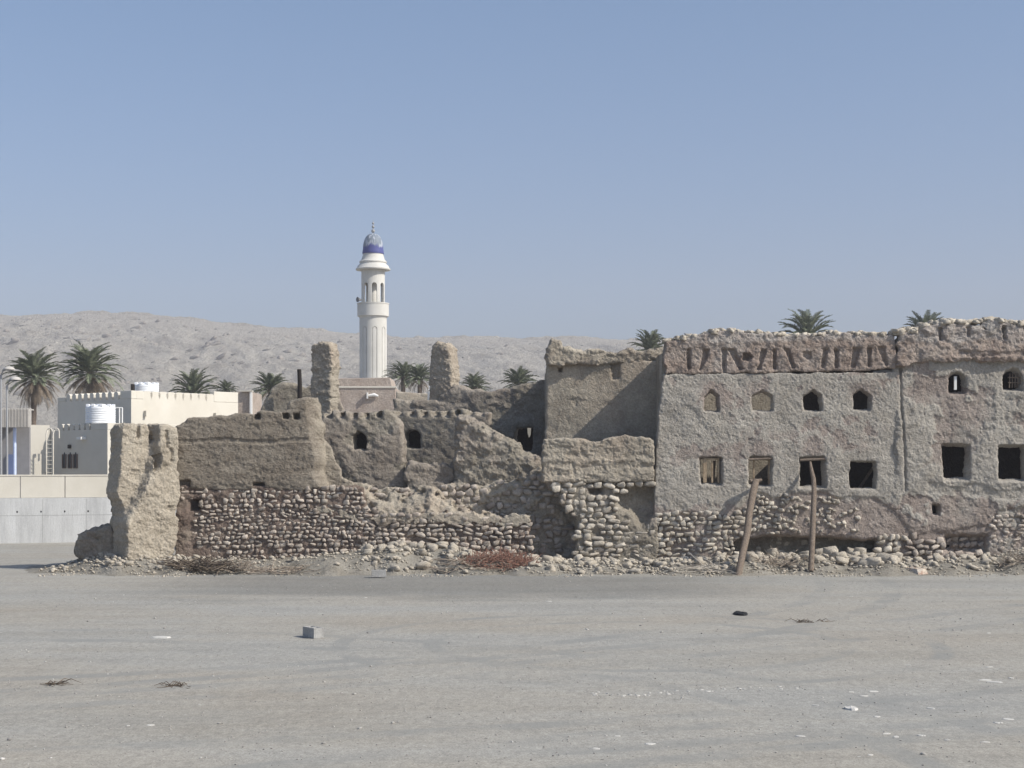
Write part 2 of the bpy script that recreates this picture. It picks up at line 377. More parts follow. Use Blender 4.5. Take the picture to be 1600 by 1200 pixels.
def gmat():
    m = bpy.data.materials.new("packed_dusty_gravel"); m.use_nodes = True; nt = m.node_tree; N = nt.nodes; L = nt.links; b = N['Principled BSDF']
    b.inputs['Roughness'].default_value = .95; b.inputs['Specular IOR Level'].default_value = .1
    tc = N.new('ShaderNodeTexCoord')
    def noise(sc_, st, det=6, r=.6, off=(0, 0, 0)):
        mp = N.new('ShaderNodeMapping'); mp.inputs['Scale'].default_value = st; mp.inputs['Location'].default_value = off; L.new(tc.outputs['Object'], mp.inputs[0])
        n = N.new('ShaderNodeTexNoise'); n.inputs['Scale'].default_value = sc_; n.inputs['Detail'].default_value = det; n.inputs['Roughness'].default_value = r; L.new(mp.outputs[0], n.inputs[0]); return n.outputs[0]
    def ramp(v, st):
        r = N.new('ShaderNodeValToRGB'); L.new(v, r.inputs[0]); e = r.color_ramp.elements
        e[0].position = st[0][0]; e[0].color = (*st[0][1], 1); e[1].position = st[-1][0]; e[1].color = (*st[-1][1], 1)
        for p, c in st[1:-1]: q = e.new(p); q.color = (*c, 1)
        return r.outputs[0]
    def mix(f, a, c, bl='MIX'):
        x = N.new('ShaderNodeMix'); x.data_type = 'RGBA'; x.blend_type = bl
        if isinstance(f, float): x.inputs[0].default_value = f
        else: L.new(f, x.inputs[0])
        for i, v in ((6, a), (7, c)):
            if isinstance(v, tuple): x.inputs[i].default_value = (*v, 1)
            else: L.new(v, x.inputs[i])
        return x.outputs[2]
    big = noise(.14, (.45, 1, 1), 7, .6)
    col = ramp(big, [(.34, (.312, .282, .237)), (.47, (.328, .308, .270)), (.56, (.320, .309, .281)), (.68, (.283, .276, .256))])
    # a darker gravel drift in front of the ruin, world-fixed: x -9..7, y 35..43
    sx = N.new('ShaderNodeSeparateXYZ'); L.new(tc.outputs['Object'], sx.inputs[0])
    def m2(op, a, c, cl=False):
        q = N.new('ShaderNodeMath'); q.operation = op; q.use_clamp = cl
        for i, v in ((0, a), (1, c)):
            if isinstance(v, (int, float)): q.inputs[i].default_value = v
            else: L.new(v, q.inputs[i])
        return q.outputs[0]
    w1 = noise(.35, (.5, 1, 1), 5)
    yy = m2('ADD', sx.outputs['Y'], m2('MULTIPLY', m2('SUBTRACT', w1, .5), 9.))
    def band(v, c, hw):
        q = N.new('ShaderNodeMapRange'); q.interpolation_type = 'SMOOTHSTEP'; L.new(m2('ABSOLUTE', m2('SUBTRACT', v, c), 0), q.inputs[0]); q.inputs['From Min'].default_value = hw; q.inputs['From Max'].default_value = hw*.45; return q.outputs[0]
    msk = m2('MULTIPLY', band(yy, 40.2, 5.2), band(sx.outputs['X'], -1.5, 10.))
    msk = m2('MULTIPLY', msk, .62)
    col = mix(msk, col, (.170, .172, .165))
    # drifts of fine gravel, drawn out along the way the cars go
    st = noise(1.6, (1.4, .5, 1), 9, .75, (3, 1, 0))
    col = mix(1.0, col, ramp(st, [(.3, (.91, .91, .91)), (.5, (1, 1, 1)), (.7, (1.07, 1.07, 1.06))]), 'MULTIPLY')
    st2 = noise(9, (1.2, .4, 1), 5, .75, (13, 5, 0))
    col = mix(1.0, col, ramp(st2, [(.34, (.90, .895, .89)), (.5, (1, 1, 1)), (.66, (1.09, 1.09, 1.08))]), 'MULTIPLY')
    g = noise(9, (1, 1, 1), 8, .8)
    g2 = noise(38, (1, 1, 1), 3, .8)
    col = mix(1.0, col, ramp(g2, [(.36, (.76, .75, .74)), (.5, (1, 1, 1)), (.64, (1.22, 1.22, 1.2))]), 'MULTIPLY')
    col = mix(1.0, col, ramp(g, [(.3, (.74, .74, .74)), (.5, (1, 1, 1)), (.72, (1.2, 1.2, 1.18))]), 'MULTIPLY')
    st3 = noise(.55, (.22, 1.3, 1), 8, .62, (7, 2, 0))
    col = mix(1.0, col, ramp(st3, [(.33, (.90, .895, .885)), (.5, (1, 1, 1)), (.68, (1.05, 1.05, 1.05))]), 'MULTIPLY')
    # sparse pale and dark stone specks
    vo = N.new('ShaderNodeTexVoronoi'); vo.inputs['Scale'].default_value = 3.2; L.new(tc.outputs['Object'], vo.inputs['Vector'])
    dd = N.new('ShaderNodeMapRange'); dd.inputs['From Min'].default_value = .085; dd.inputs['From Max'].default_value = .05; L.new(vo.outputs['Distance'], dd.inputs[0])
    sc3 = N.new('ShaderNodeSeparateColor'); L.new(vo.outputs['Color'], sc3.inputs[0])
    pk_ = m2('MULTIPLY', dd.outputs[0], m2('GREATER_THAN', sc3.outputs[0], .86)); col = mix(pk_, col, (.45, .43, .39))
    pd_ = m2('MULTIPLY', dd.outputs[0], m2('LESS_THAN', sc3.outputs[0], .10)); col = mix(pd_, col, (.12, .11, .10))
    # tyre arcs
    def arc(cx, cy, r, wd):
        dx = m2('SUBTRACT', sx.outputs['X'], cx); dy = m2('SUBTRACT', sx.outputs['Y'], cy)
        d = m2('SQRT', m2('ADD', m2('MULTIPLY', dx, dx), m2('MULTIPLY', dy, dy)), 0)
        return band(d, r, wd)
    sm = m2('MAXIMUM', m2('MAXIMUM', arc(-9, 14, 15.2, .28), arc(-9, 14, 13.5, .28)), m2('MAXIMUM', arc(-14, 44, 22.5, .3), arc(-14, 44, 24.2, .3)))
    sm = m2('MAXIMUM', sm, m2('MAXIMUM', m2('MAXIMUM', arc(-20, 75, 60, .3), arc(-20, 75, 61.7, .3)), m2('MAXIMUM', arc(-35, 80, 65, .3), arc(-35, 80, 66.7, .3))))
    sm = m2('MAXIMUM', sm, m2('MAXIMUM', arc(2.2, 27, 3.6, .22), arc(2.2, 27, 5.2, .22)))
    sm = m2('MAXIMUM', sm, m2('MAXIMUM', arc(20, -22, 42.5, .3), arc(20, -22, 44.2, .3)))
    brk = N.new('ShaderNodeMapRange'); L.new(noise(.5, (1, 1, 1), 4), brk.inputs[0]); brk.inputs['From Min'].default_value = .40; brk.inputs['From Max'].default_value = .62; brk.inputs['To Max'].default_value = .62
    col = mix(m2('MULTIPLY', sm, brk.outputs[0]), col, (.235, .236, .222))
    L.new(col, b.inputs['Base Color'])
    bp = N.new('ShaderNodeBump'); bp.inputs['Strength'].default_value = .28; bp.inputs['Distance'].default_value = .04
    L.new(m2('ADD', g, m2('MULTIPLY', st, 1.2)), bp.inputs['Height']); L.new(bp.outputs[0], b.inputs['Normal'])
    return m
M_ground = gmat()
gx = axis(-4000, 4000, (-24, 24), .22); gy = axis(-2500, 6000, (8, 50), .2)
GX, GY = np.meshgrid(gx, gy, indexing='ij')
def ground_lo(x, y): return .010*mn.noise(Vector((x*.35, y*.35, 0)))+.006*mn.noise(Vector((x*1.1, y*1.1, 3))) if abs(x) < 30 and 4 < y < 60 else 0
GZ = np.array([[ground_lo(x, y) for y in gy] for x in gx])
nx, ny = GX.shape; ii = np.arange(nx*ny).reshape(nx, ny)
q = np.stack([ii[:-1, :-1], ii[1:, :-1], ii[1:, 1:], ii[:-1, 1:]], -1).reshape(-1, 4)
g_ = link_mesh('ground', np_mesh('ground', np.stack([GX, GY, GZ], -1).reshape(-1, 3), [q]), M_ground, loc=(0, 0, 0)); tag(g_, kind='structure')
# bank of loose dirt along the foot of the ruins
bx = np.arange(-15.2, 19.5, .09); by = np.arange(43.0, 48.4, .09); BX, BY = np.meshgrid(bx, by, indexing='ij')
def bz(x, y):
    b = ground_z(x, y)
    return b+.03*mn.noise(Vector((x*9, y*9, 1)))*min(1, b*6)-.02 if b > .004 else -.05
BZ = np.array([[bz(x, y) for y in by] for x in bx]); nx, ny = BX.shape; ii = np.arange(nx*ny).reshape(nx, ny)
q = np.stack([ii[:-1, :-1], ii[1:, :-1], ii[1:, 1:], ii[:-1, 1:]], -1).reshape(-1, 4)
o = link_mesh('dirt_bank', np_mesh('dirt_bank', np.stack([BX, BY, BZ], -1).reshape(-1, 3), [q]), M_bank, loc=(0, 45, 0)); tag(o, kind='structure')

# ---------------------------------------------------------------- hill
def ridge_px(px):
    return float(np.interp(px, [-1500, -600, -200, 0, 60, 140, 200, 300, 400, 480, 560, 620, 700, 800, 900, 1000, 1200, 1500, 2200, 3500],
                           [560, 520, 505, 495, 494, 490, 491, 499, 511, 517, 523, 529, 529, 528, 529, 531, 536, 545, 575, 640]))
YR = 900.
hx = np.concatenate([np.arange(-1100, -360, 8.), np.arange(-360, 160, 1.25), np.arange(160, 1400, 8.)]); hy = np.concatenate([np.arange(430, 905, 2.0), np.arange(905, 1150, 8.)])
AX, AY = np.meshgrid(hx, hy, indexing='ij'); fl = np.stack([AX.ravel(), AY.ravel(), np.zeros(AX.size)], 1)
TOP = np.array([Z_(ridge_px(800+x*F/YR), YR) for x in hx])[:, None]
T_ = (AY-450)/(YR-450); PR = np.where(T_ < 1, np.clip(T_, 0, 1)**.85, np.clip(1-1.4*(T_-1), 0, 1))
def pf(size, o, g=.5, bill=False, st=(1, 1), sk=0.):
    q = fl.copy(); q[:, 0] = (q[:, 0]+sk*q[:, 1])/st[0]; q[:, 1] /= st[1]; return pfbm(q.astype(np.float32), size, o, g, bill, rot=False).reshape(AX.shape)
EN = np.clip(T_*3, 0, 1)*np.where(T_ < 1, np.clip(np.abs(1-T_)*4, .10, 1), .6)
rdg = np.clip(1-np.abs(pf(26., 4, .55, st=(1, 3.2), sk=.35))*1.5, 0, 1)
lm = np.clip(pf(60., 3)+.2, 0, 1)
rocks = np.clip(pf(7., 4, .6, st=(1.5, 1), sk=-.4)-.42, 0, 1)*lm
HZ = TOP*PR+EN*(2.4*pf(60., 3)+2.8*rdg+2.6*rocks)+(.35*np.clip(T_*3, 0, 1))*pf(3.5, 2, .6)-np.where(T_ < .01, 2, 0)
HX, HYY = np.meshgrid(hx, hy, indexing='ij'); nx, ny = HX.shape; ii = np.arange(nx*ny).reshape(nx, ny)
q = np.stack([ii[:-1, :-1], ii[1:, :-1], ii[1:, 1:], ii[:-1, 1:]], -1).reshape(-1, 4)
M_hill = mat("barren_hill_rock", [(.42, .375, .30), (.52, .475, .395), (.56, .515, .43), (.61, .565, .48)], scale=.06, bump=.9, bscale=.3, stretch=(1, .6, 1.6), bdist=1.2)
o = link_mesh('hill', np_mesh('hill', np.stack([HX, HYY, HZ], -1).reshape(-1, 3), [q]), M_hill, loc=(0, 900, 0)); tag(o, kind='structure')
# dark rock outcrops are part of the slope
its = []
for k in range(450):
    px = R.uniform(-60, 640) if R.random() < .8 else R.uniform(640, 1100); t = R.uniform(.25, .93)
    y = 450+450*t; x = X_(px, y); i = int(np.searchsorted(hx, x)); j = int(np.searchsorted(hy, y))
    s = (.35+1.5*R.random()**4)*(1 if px < 500 else .6)
    if 0 <= i < len(hx) and 0 <= j < len(hy): its.append((x, y, HZ[i, j]-.1*s, s*R.uniform(1, 2.6), s, s*R.uniform(.35, .8), R.uniform(.1, .6), R.uniform(-.5, .5), R.random()))
o = link_mesh('hill_outcrops', stones_mesh(its, ICOR), mat("outcrop_rock", [(.20, .18, .155), (.32, .29, .25)], scale=.4, bump=.5, bscale=2), loc=(0, 900, 0)); tag(o, 'grey rock outcrops scattered over the barren hillside', 'rock outcrops', kind='stuff')

# ---------------------------------------------------------------- the ruins
def add_beam_holes(xs, y, r=3.4):
    return [([(x-r*R.uniform(.8, 1.2), y-r*R.uniform(.7, 1)), (x+r, y-r), (x+r*R.uniform(.8, 1.1), y+r), (x-r, y+r*R.uniform(.7, 1.2))], .35) for x in xs]
# main house --------------------------------------------------------
plast = [(1015, 480), (1015, 800), (1040, 806), (1075, 803), (1110, 806), (1140, 803), (1160, 788), (1178, 772), (1210, 775), (1240, 766), (1262, 772), (1290, 768), (1318, 773), (1345, 782), (1368, 780), (1412, 800), (1412, 480)]
def lpx(U, V, Y): return U*F/Y+800, HY-(V-H)*F/Y
def field_sd(U, V, Y, poly):
    a, b = lpx(U, V, Y); return sd_poly(a, b, poly)*(Y/F)
under_L = [(1158, 846), (1240, 842), (1300, 844), (1372, 846), (1366, 878), (1300, 884), (1165, 884), (1140, 862)]
def front_L(U, V, vox, seed):
    sh = U.shape; d = field_sd(U, V, 46, plast)+.10*fbm(sh, vox, .6, seed+1, 4)
    m = 1/(1+np.exp(d/.018)); off = .055*(1-m)
    pk = .55*fbm(sh, vox, .9, seed+2, 6, .62)                      # flaking second coat
    pe = 1/(1+np.exp((pk-.30+.25*np.clip((lpx(U, V, 46)[1]-745)/30, 0, 1))/.02)); off = off+.013*(1-pe)
    low = np.clip((U*0+3.0-V)/1.2, 0, 1)
    off = off+.04*fbm(sh, vox, 1.4, seed+3, 3)
    u = field_sd(U, V, 46, under_L)+.06*fbm(sh, vox, .5, seed+8, 3); off = off+1.2/(1+np.exp(u/.03))
    pinkpx, pinky = lpx(U, V, 46)
    pink = np.exp(-((pinky-690)/38.)**2)*.22+np.exp(-((pinky-604)/30.)**2)*.25+np.clip((pinky-770)/40, 0, 1)*.5
    tone = (1-pe)*.35+.35*(1-m)+.12+.25*gnoise(sh, vox, 1.0, seed+12)+pink-.1
    for hx_ in (1111, 1193, 1272, 1350):
        for hy_, sx_, sy_ in ((702, 20, 16), (615, 22, 22)):
            tone = tone+.35*np.exp(-((pinkpx-hx_)/sx_)**2-((pinky-hy_)/sy_)**2)
    return off, tone
Q = lambda *a: [(a[i], a[i+1]) for i in range(0, len(a), 2)]
rr = lambda x0, y0, x1, y1: [(x0, y0), (x1, y0+R.uniform(-1, 1)), (x1+R.uniform(-1, 1), y1), (x0+R.uniform(-1, 1), y1)]
pt = lambda x0, y0, x1, y1: [((x0+x1)/2, y0), (x1, y0+9), (x1, y1), (x0, y1), (x0, y0+9)]
hL = [(pt(1104, 611, 1122, 640), .25), (pt(1179, 611, 1207, 640), .25), (pt(1260, 610, 1284, 640), .25), (pt(1338, 609, 1361, 639), .25),
      (rr(1097, 717, 1126, 755), .3), (rr(1174, 717, 1204, 757), .3), (rr(1254, 718, 1288, 760), .3), (rr(1331, 722, 1369, 763), .15)]
oL = [(1023, 900), (1022, 800), (1024, 740), (1030, 660), (1038, 584), (1402, 580), (1421, 576), (1422, 900)]
CRK = (Q(1409, 574, 1411.5, 574, 1412, 640, 1416, 700, 1417, 770, 1415.5, 770, 1413.5, 700, 1410, 640), .11)
HLe = empty('mud_house', (X_(1215, 46), 46.3, 0)); tag(HLe, 'grey-plastered two-storey mud house with four pointed windows above four square ones', 'house')
link_mesh('wall', wall(oL, 46, .5, .03, hL, pits=[CRK], rnd=.03, front=front_L, batter=.038, rough=.014, rsize=(.35, .35, .25), edge=.03, seed=501, crumb=.009, csize=.2, pitt=.015, bill=False), M_face, HLe)
paraL = [(1038, 586), (1037, 560), (1039, 533), (1060, 530), (1082, 526), (1103, 523), (1112, 518), (1145, 517), (1180, 519), (1215, 523), (1250, 525), (1300, 521), (1340, 521), (1372, 524), (1398, 523), (1401, 540), (1400, 578), (1300, 580), (1200, 582)]
Q = lambda *a: [(a[i], a[i+1]) for i in range(0, len(a), 2)]
nich = [Q(1073, 546, 1078, 546, 1078, 576, 1074, 579), Q(1099, 546, 1108, 546, 1101, 566, 1094, 579, 1092, 578), Q(1127, 545, 1134, 545, 1133, 582, 1129, 582), Q(1137, 546, 1147, 546, 1160, 577, 1155, 578),
        Q(1189, 546, 1198, 545, 1186, 579, 1182, 578), Q(1207, 546, 1212, 546, 1212, 576, 1208, 576), Q(1225, 545, 1232, 545, 1241, 575, 1237, 576), Q(1285, 546, 1293, 545, 1287, 575, 1282, 575),
        Q(1303, 546, 1309, 546, 1308, 575, 1304, 575), Q(1333, 544, 1344, 543, 1335, 574, 1329, 574), Q(1354, 544, 1360, 543, 1359, 573, 1355, 573), Q(1370, 542, 1380, 542, 1387, 571, 1382, 572)]
nich = [(a, .13) for a in nich]+[(Q(1161, 552, 1170, 551, 1174, 558, 1168, 565, 1160, 562), .2), (Q(1254, 550, 1266, 550, 1268, 560, 1262, 563, 1253, 558), .1)]
def front_P(U, V, vox, seed):
    sh = U.shape; t = .5*fbm(sh, vox, .9, seed+2, 4); return .03*fbm(sh, vox, .5, seed+3, 3)-.09+.0*U, np.clip((V-6.75)/.25, 0, 1)*.7+.25+t*.5
link_mesh('parapet', wall(paraL, 46.3, .42, .028, pits=nich, front=front_P, rough=.02, edge=.035, esize=.3, rsize=(.3, .3, .2), layers=.01), M_para, HLe)
cobL = [(1023, 798), (1160, 800), (1178, 778), (1250, 770), (1300, 772), (1330, 792), (1330, 835), (1160, 834), (1150, 850), (1160, 886), (1023, 896)]
def undy(cx, cz):
    return 46.06
its = cobbles([(1023, 798), (1150, 802), (1168, 790), (1160, 834), (1150, 850), (1160, 886), (1023, 896)], 46.05, .15, (.14, .32), .03, wav=.03, yfun=undy)
its += cobbles([(1160, 796), (1172, 776), (1212, 772), (1246, 774), (1250, 832), (1160, 835)], 46.05, .13, (.10, .22), .25, -.022, jit=.05)
its += cobbles([(1250, 778), (1300, 776), (1345, 796), (1345, 834), (1250, 834)], 46.05, .125, (.10, .21), .6, -.042, jit=.05)
its += cobbles([(1365, 836), (1415, 834), (1415, 890), (1365, 890)], 46.05, .16, (.15, .32), .04)
its2 = cobbles([(1160, 836), (1370, 836), (1370, 886), (1160, 886)], 46.93, .17, (.14, .32), .35, -.02)
link_mesh('stone_base', stones_mesh([(a, b, c, d*1., e, f, g, h, s) for a, b, c, d, e, f, g, h, s in its], ICO), M_stone, HLe)
link_mesh('niche_stones', stones_mesh(its2, ICO), M_stone, HLe)
# house body behind the front
b = MB()
xl, xr = X_(1036, 48), X_(1412, 46)
b.box(X_(1022, 46)+.28, X_(1022, 46)+.72, 46.5, 50.6, -.1, 6.5); b.box(xl-.1, xr+.0, 50.6, 51., -.1, 6.35)

link_i = b.build('side_and_rear_walls', M_mud, HLe)
b = MB(); b.box(X_(1250, 46), xr, 46.62, 50.55, 3.45, 3.6); b.build('shading_floor_slab', M_shade_mud, HLe)  # unseen slab added at this height to darken the two lower right windows
b = MB(); b.box(X_(1250, 46), xr, 49.0, 49.2, -.1, 3.44); b.box(X_(1250, 46), X_(1250, 46)+.15, 47.25, 49.0, -.1, 3.44); b.build('lower_shade_box', M_shade_mud, HLe)  # unseen walls added under the slab to close light off from those windows
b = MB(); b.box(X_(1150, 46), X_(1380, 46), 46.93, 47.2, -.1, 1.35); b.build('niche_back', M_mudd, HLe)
b = MB(); b.box(X_(1246, 46), X_(1380, 46), 46.9, 47.25, 6.0, 6.15); b.box(X_(1246, 46), X_(1380, 46), 47.25, 47.4, 3.61, 6.15); b.box(X_(1243, 46), X_(1246, 46)+.1, 46.9, 47.25, 3.61, 5.99); b.build('upper_shade_box', M_shade_mud, HLe)  # unseen box added behind the two upper right windows to keep them dark
b = MB(); b.box(X_(1040, 46)+.1, X_(1235, 46), 48.95, 49.2, -.1, 5.95); b.build('inner_wall', M_mud, HLe)
# wooden window frames
def frame(parent, x0, y0, x1, y1, Y, t=.06, mull=(), name='window_frame', m=M_wood2):
    b = MB(); X0, X1, Z0, Z1 = X_(x0, Y), X_(x1, Y), Z_(y1, Y), Z_(y0, Y)
    b.box(X0, X0+t, Y, Y+.08, Z0, Z1); b.box(X1-t, X1, Y, Y+.08, Z0, Z1); b.box(X0+t, X1-t, Y, Y+.08, Z1-t, Z1)
    for mx in mull: b.box(X_(mx, Y)-t/2, X_(mx, Y)+t/2, Y+.002, Y+.075, Z0, Z1-t)
    return b.build(name, m, parent)
frame(HLe, 1099, 716, 1124, 754, 46.25, .05, (1103, 1113)); frame(HLe, 1177, 717, 1203, 756, 46.3, .045)
b = MB(); b.tube([P(1113, 757, 46.7), P(1116, 720, 46.8)], [.06, .05]); b.build('inner_beam', M_wood, HLe)
b = MB(); b.tube([P(1342, 764, 47.2), P(1366, 728, 46.9)], [.05, .045]); b.build('inner_beam', M_wood, HLe)
b = MB(); b.tube([P(1169, 718, 46.2), P(1209, 716, 46.2)], [.04, .035]); b.build('lintel', M_wood, HLe)
b = MB(); b.tube([P(1250, 719, 46.2), P(1290, 717, 46.2)], [.04, .04]); b.build('lintel', M_wood, HLe)

# second house, continuing past the right edge of the frame
oM = [(1398, 900), (1398, 568), (1470, 558), (1540, 556), (1620, 555), (1760, 553), (1790, 900)]
pM = [(1400, 480), (1400, 806), (1425, 832), (1450, 836), (1500, 832), (1545, 815), (1560, 800), (1600, 792), (1650, 800), (1720, 790), (1800, 800), (1800, 480)]
under_M = [(1482, 840), (1545, 838), (1542, 864), (1500, 866), (1480, 860)]
def front_M(U, V, vox, seed):
    sh = U.shape; d = field_sd(U, V, 46, pM)+.10*fbm(sh, vox, .6, seed+1, 4); m = 1/(1+np.exp(d/.018)); off = .06*(1-m)
    pk = .55*fbm(sh, vox, 1.0, seed+2, 6, .62); pxx, pyy = lpx(U, V, 46)
    bias = np.exp(-((pyy-655)/45.)**2)*.45*(pxx > 1445)+np.clip((pyy-768)/14, 0, 1)*.7
    pe = 1/(1+np.exp((pk+bias-.38)/.02)); off = off+.03*(1-pe)+.04*fbm(sh, vox, 1.4, seed+3, 3)
    u = field_sd(U, V, 46, under_M)+.05*fbm(sh, vox, .4, seed+8, 3); off = off+.40/(1+np.exp(u/.03))
    lip = [(1450, 752), (1478, 756), (1506, 760), (1516, 755), (1540, 757), (1560, 768), (1580, 766), (1610, 760), (1700, 764), (1700, 776), (1580, 782), (1540, 776), (1450, 772)]
    l = field_sd(U, V, 46, lip)+.05*fbm(sh, vox, .5, seed+9, 3); off = off+.05/(1+np.exp(l/.02))
    tone = (1-pe)*.5+.2+.3*gnoise(sh, vox, 1.0, seed+12)
    # left strip is turned back a little behind the crack
    return off+.06*np.clip((1425-pxx)/12, 0, 1)*0, tone
arch = lambda x0, y0, x1, y1: [(x0, y1), (x0, y0+9), (x0+(x1-x0)*.2, y0+3), ((x0+x1)/2, y0), (x1-(x1-x0)*.2, y0+3), (x1, y0+9), (x1, y1)]
hM = [(arch(1489, 583, 1510, 611), .3), (arch(1574, 578, 1598, 608), .3), (rr(1479, 698, 1514, 747), .35), (rr(1565, 699, 1602, 748), .35), (rr(1460, 790, 1469, 802), .2), (rr(1650, 699, 1688, 748), .35), (arch(1656, 580, 1680, 609), .3)]
HM = empty('mud_house', (X_(1590, 46), 46.3, 0)); tag(HM, 'reddish mud house at the right edge with arched upper windows and crumbling stone-topped parapet', 'house')
link_mesh('wall', wall(oM, 46.04, .55, .032, hM, pits=[CRK], rnd=.03, front=front_M, batter=.03, rough=.02, rsize=(.35, .35, .25), edge=.02, seed=801, crumb=.012, csize=.2, pitt=.016, bill=False), M_face, HM)
paraM = [(1402, 572), (1402, 535), (1406, 520), (1440, 514), (1446, 508), (1466, 506), (1480, 503), (1510, 505), (1530, 504), (1548, 501), (1575, 503), (1600, 507), (1650, 505), (1700, 509), (1780, 505), (1785, 560), (1600, 564), (1450, 566)]
nm = [(Q(1466, 512, 1471, 512, 1470, 532, 1467, 532), .16), (Q(1509, 510, 1515, 510, 1514, 526, 1510, 526), .16), (Q(1565, 510, 1570, 510, 1570, 530, 1566, 530), .16), (Q(1600, 512, 1606, 512, 1604, 536, 1601, 536), .16), (Q(1640, 512, 1646, 512, 1644, 536, 1641, 536), .16),
      (Q(1500, 548, 1560, 551, 1600, 548, 1600, 556, 1490, 558), .05)]
link_mesh('parapet', wall(paraM, 46.2, .45, .03, holes=[(Q(1534, 511, 1543, 512, 1541, 522, 1538, 521), .0)], pits=nm, front=front_P, rough=.045, edge=.05, esize=.3, rsize=(.3, .3, .2), layers=.015), M_para, HM)
its = cobbles([(1415, 836), (1480, 838), (1480, 886), (1415, 888)], 46.08, .18, (.17, .34), .05)
its += cobbles([(1548, 806), (1600, 800), (1780, 800), (1780, 880), (1548, 870)], 46.12, .14, (.12, .26), .3, -.02, jit=.05)
its += cobbles([(1482, 862), (1548, 862), (1548, 882), (1482, 886)], 46.08, .18, (.17, .34), .05)
its += cobbles([(1480, 838), (1548, 838), (1548, 864), (1480, 864)], 46.48, .18, (.17, .3), .15)
link_mesh('stone_base', stones_mesh(its, ICO), M_stoned, HM)
b = MB(); b.box(X_(1412, 46)+.01, X_(1785, 46), 50.6, 51, -.1, 6.4); b.box(X_(1785, 46)-.4, X_(1785, 46), 46.6, 50.6, -.1, 6.4); b.box(X_(1412, 46)+.01, X_(1412, 46)+.3, 46.6, 50.6, -.1, 6.3); b.build('side_and_rear_walls', M_mud, HM)
b = MB(); b.box(X_(1412, 46)+.31, X_(1785, 46)-.4, 46.6, 50.6, 6.05, 6.25); b.build('roof', M_mudd, HM)
b = MB(); b.box(X_(1412, 46)+.31, X_(1785, 46)-.4, 46.75, 50.6, 3.75, 3.95); b.build('shading_floor_slab', M_shade_mud, HM)
b = MB(); b.box(X_(1412, 46)+.31, X_(1785, 46)-.4, 49.3, 49.45, -.1, 6.0); b.build('partition', M_shade_mud, HM)
b = MB(); Yf = 46.35; b.box(X_(1491, Yf), X_(1495, Yf), Yf, Yf+.06, Z_(609, Yf), Z_(588, Yf)); b.build('shutter', M_white, HM)
b = MB()
for k in range(5): b.tube([P(1577+k*4.4, 606, 46.4), P(1578+k*4.2, 583, 46.4)], [.015, .015], 6)
for yy in (590, 598): b.tube([P(1575, yy, 46.4), P(1597, yy, 46.4)], [.015, .015], 6)
b.build('window_grille', M_wood, HM)
# loose pale stones along the parapet tops
def coping(poly_top, Y, dens, parent, s=(.05, .11), m=M_rub):
    its = []
    for (x0, y0), (x1, y1) in zip(poly_top[:-1], poly_top[1:]):
        n = int(abs(x1-x0)*dens)
        for k in range(n):
            t = R.random(); a = R.uniform(*s); yy = Y+R.uniform(.0, .4)
            its.append((X_(x0+(x1-x0)*t, Y), yy, Z_(y0+(y1-y0)*t, Y)+a*R.uniform(-.2, .35), a*R.uniform(.8, 1.6), a, a*R.uniform(.45, .8), R.uniform(-.3, .3), R.uniform(0, 3), R.random()))
    return link_mesh('coping_stones', stones_mesh(its, ICOR), m, parent)
coping([(1040, 532), (1082, 526), (1103, 523), (1112, 518), (1145, 517), (1180, 519), (1215, 523), (1250, 525), (1300, 521), (1340, 521), (1398, 523)], 46.25, .55, HLe)
coping([(1400, 520), (1440, 514), (1446, 508), (1480, 503), (1510, 505), (1548, 501), (1600, 507), (1700, 509), (1780, 505)], 46.2, .8, HM, (.06, .14))

# recessed block between house and ruins ----------------------------------
J = empty('mud_block', (X_(945, 48.4), 48.6, 0)); tag(J, 'tall smooth mud block set back left of the grey house, with a knobbly coping', 'wall')
def front_J(U, V, vox, seed): return .02*fbm(U.shape, vox, 1.2, seed, 3), .45+.35*fbm(U.shape, vox, 1.1, seed+4, 4)
link_mesh('wall', wall([(851, 900), (852, 700), (855, 566), (1060, 562), (1060, 900)], 48.4, .5, .035, front=front_J, rough=.010, edge=.03, rnd=.1, rot=math.radians(-6), crumb=.010, csize=.3, pitt=.006, pits=[(Q(956, 566, 969, 566, 969, 592, 957, 594), .12), (Q(874, 574, 879, 574, 879, 580, 874, 580), .25), (Q(893, 624, 905, 622, 918, 626, 905, 630, 899, 636), .03)]), M_mud, J)
link_mesh('coping', wall([(854, 571), (853, 545), (860, 538), (862, 531), (876, 531), (880, 541), (905, 545), (930, 546), (950, 550), (962, 552), (970, 546), (1000, 544), (1060, 541), (1060, 561), (1000, 568), (950, 569), (900, 571)], 48.31, .6, .034, rough=.04, edge=.05, esize=.3, rsize=(.28, .28, .2), rnd=.12), M_mud, J)
b = MB(); b.box(X_(853, 48.4)+.05, X_(853, 48.4)+.5, 48.85, 52.6, -.1, 6.2); b.box(X_(853, 48.4)+.5, X_(1060, 48.4), 52.2, 52.6, -.1, 6.2); b.build('side_and_rear_walls', M_mud, J)

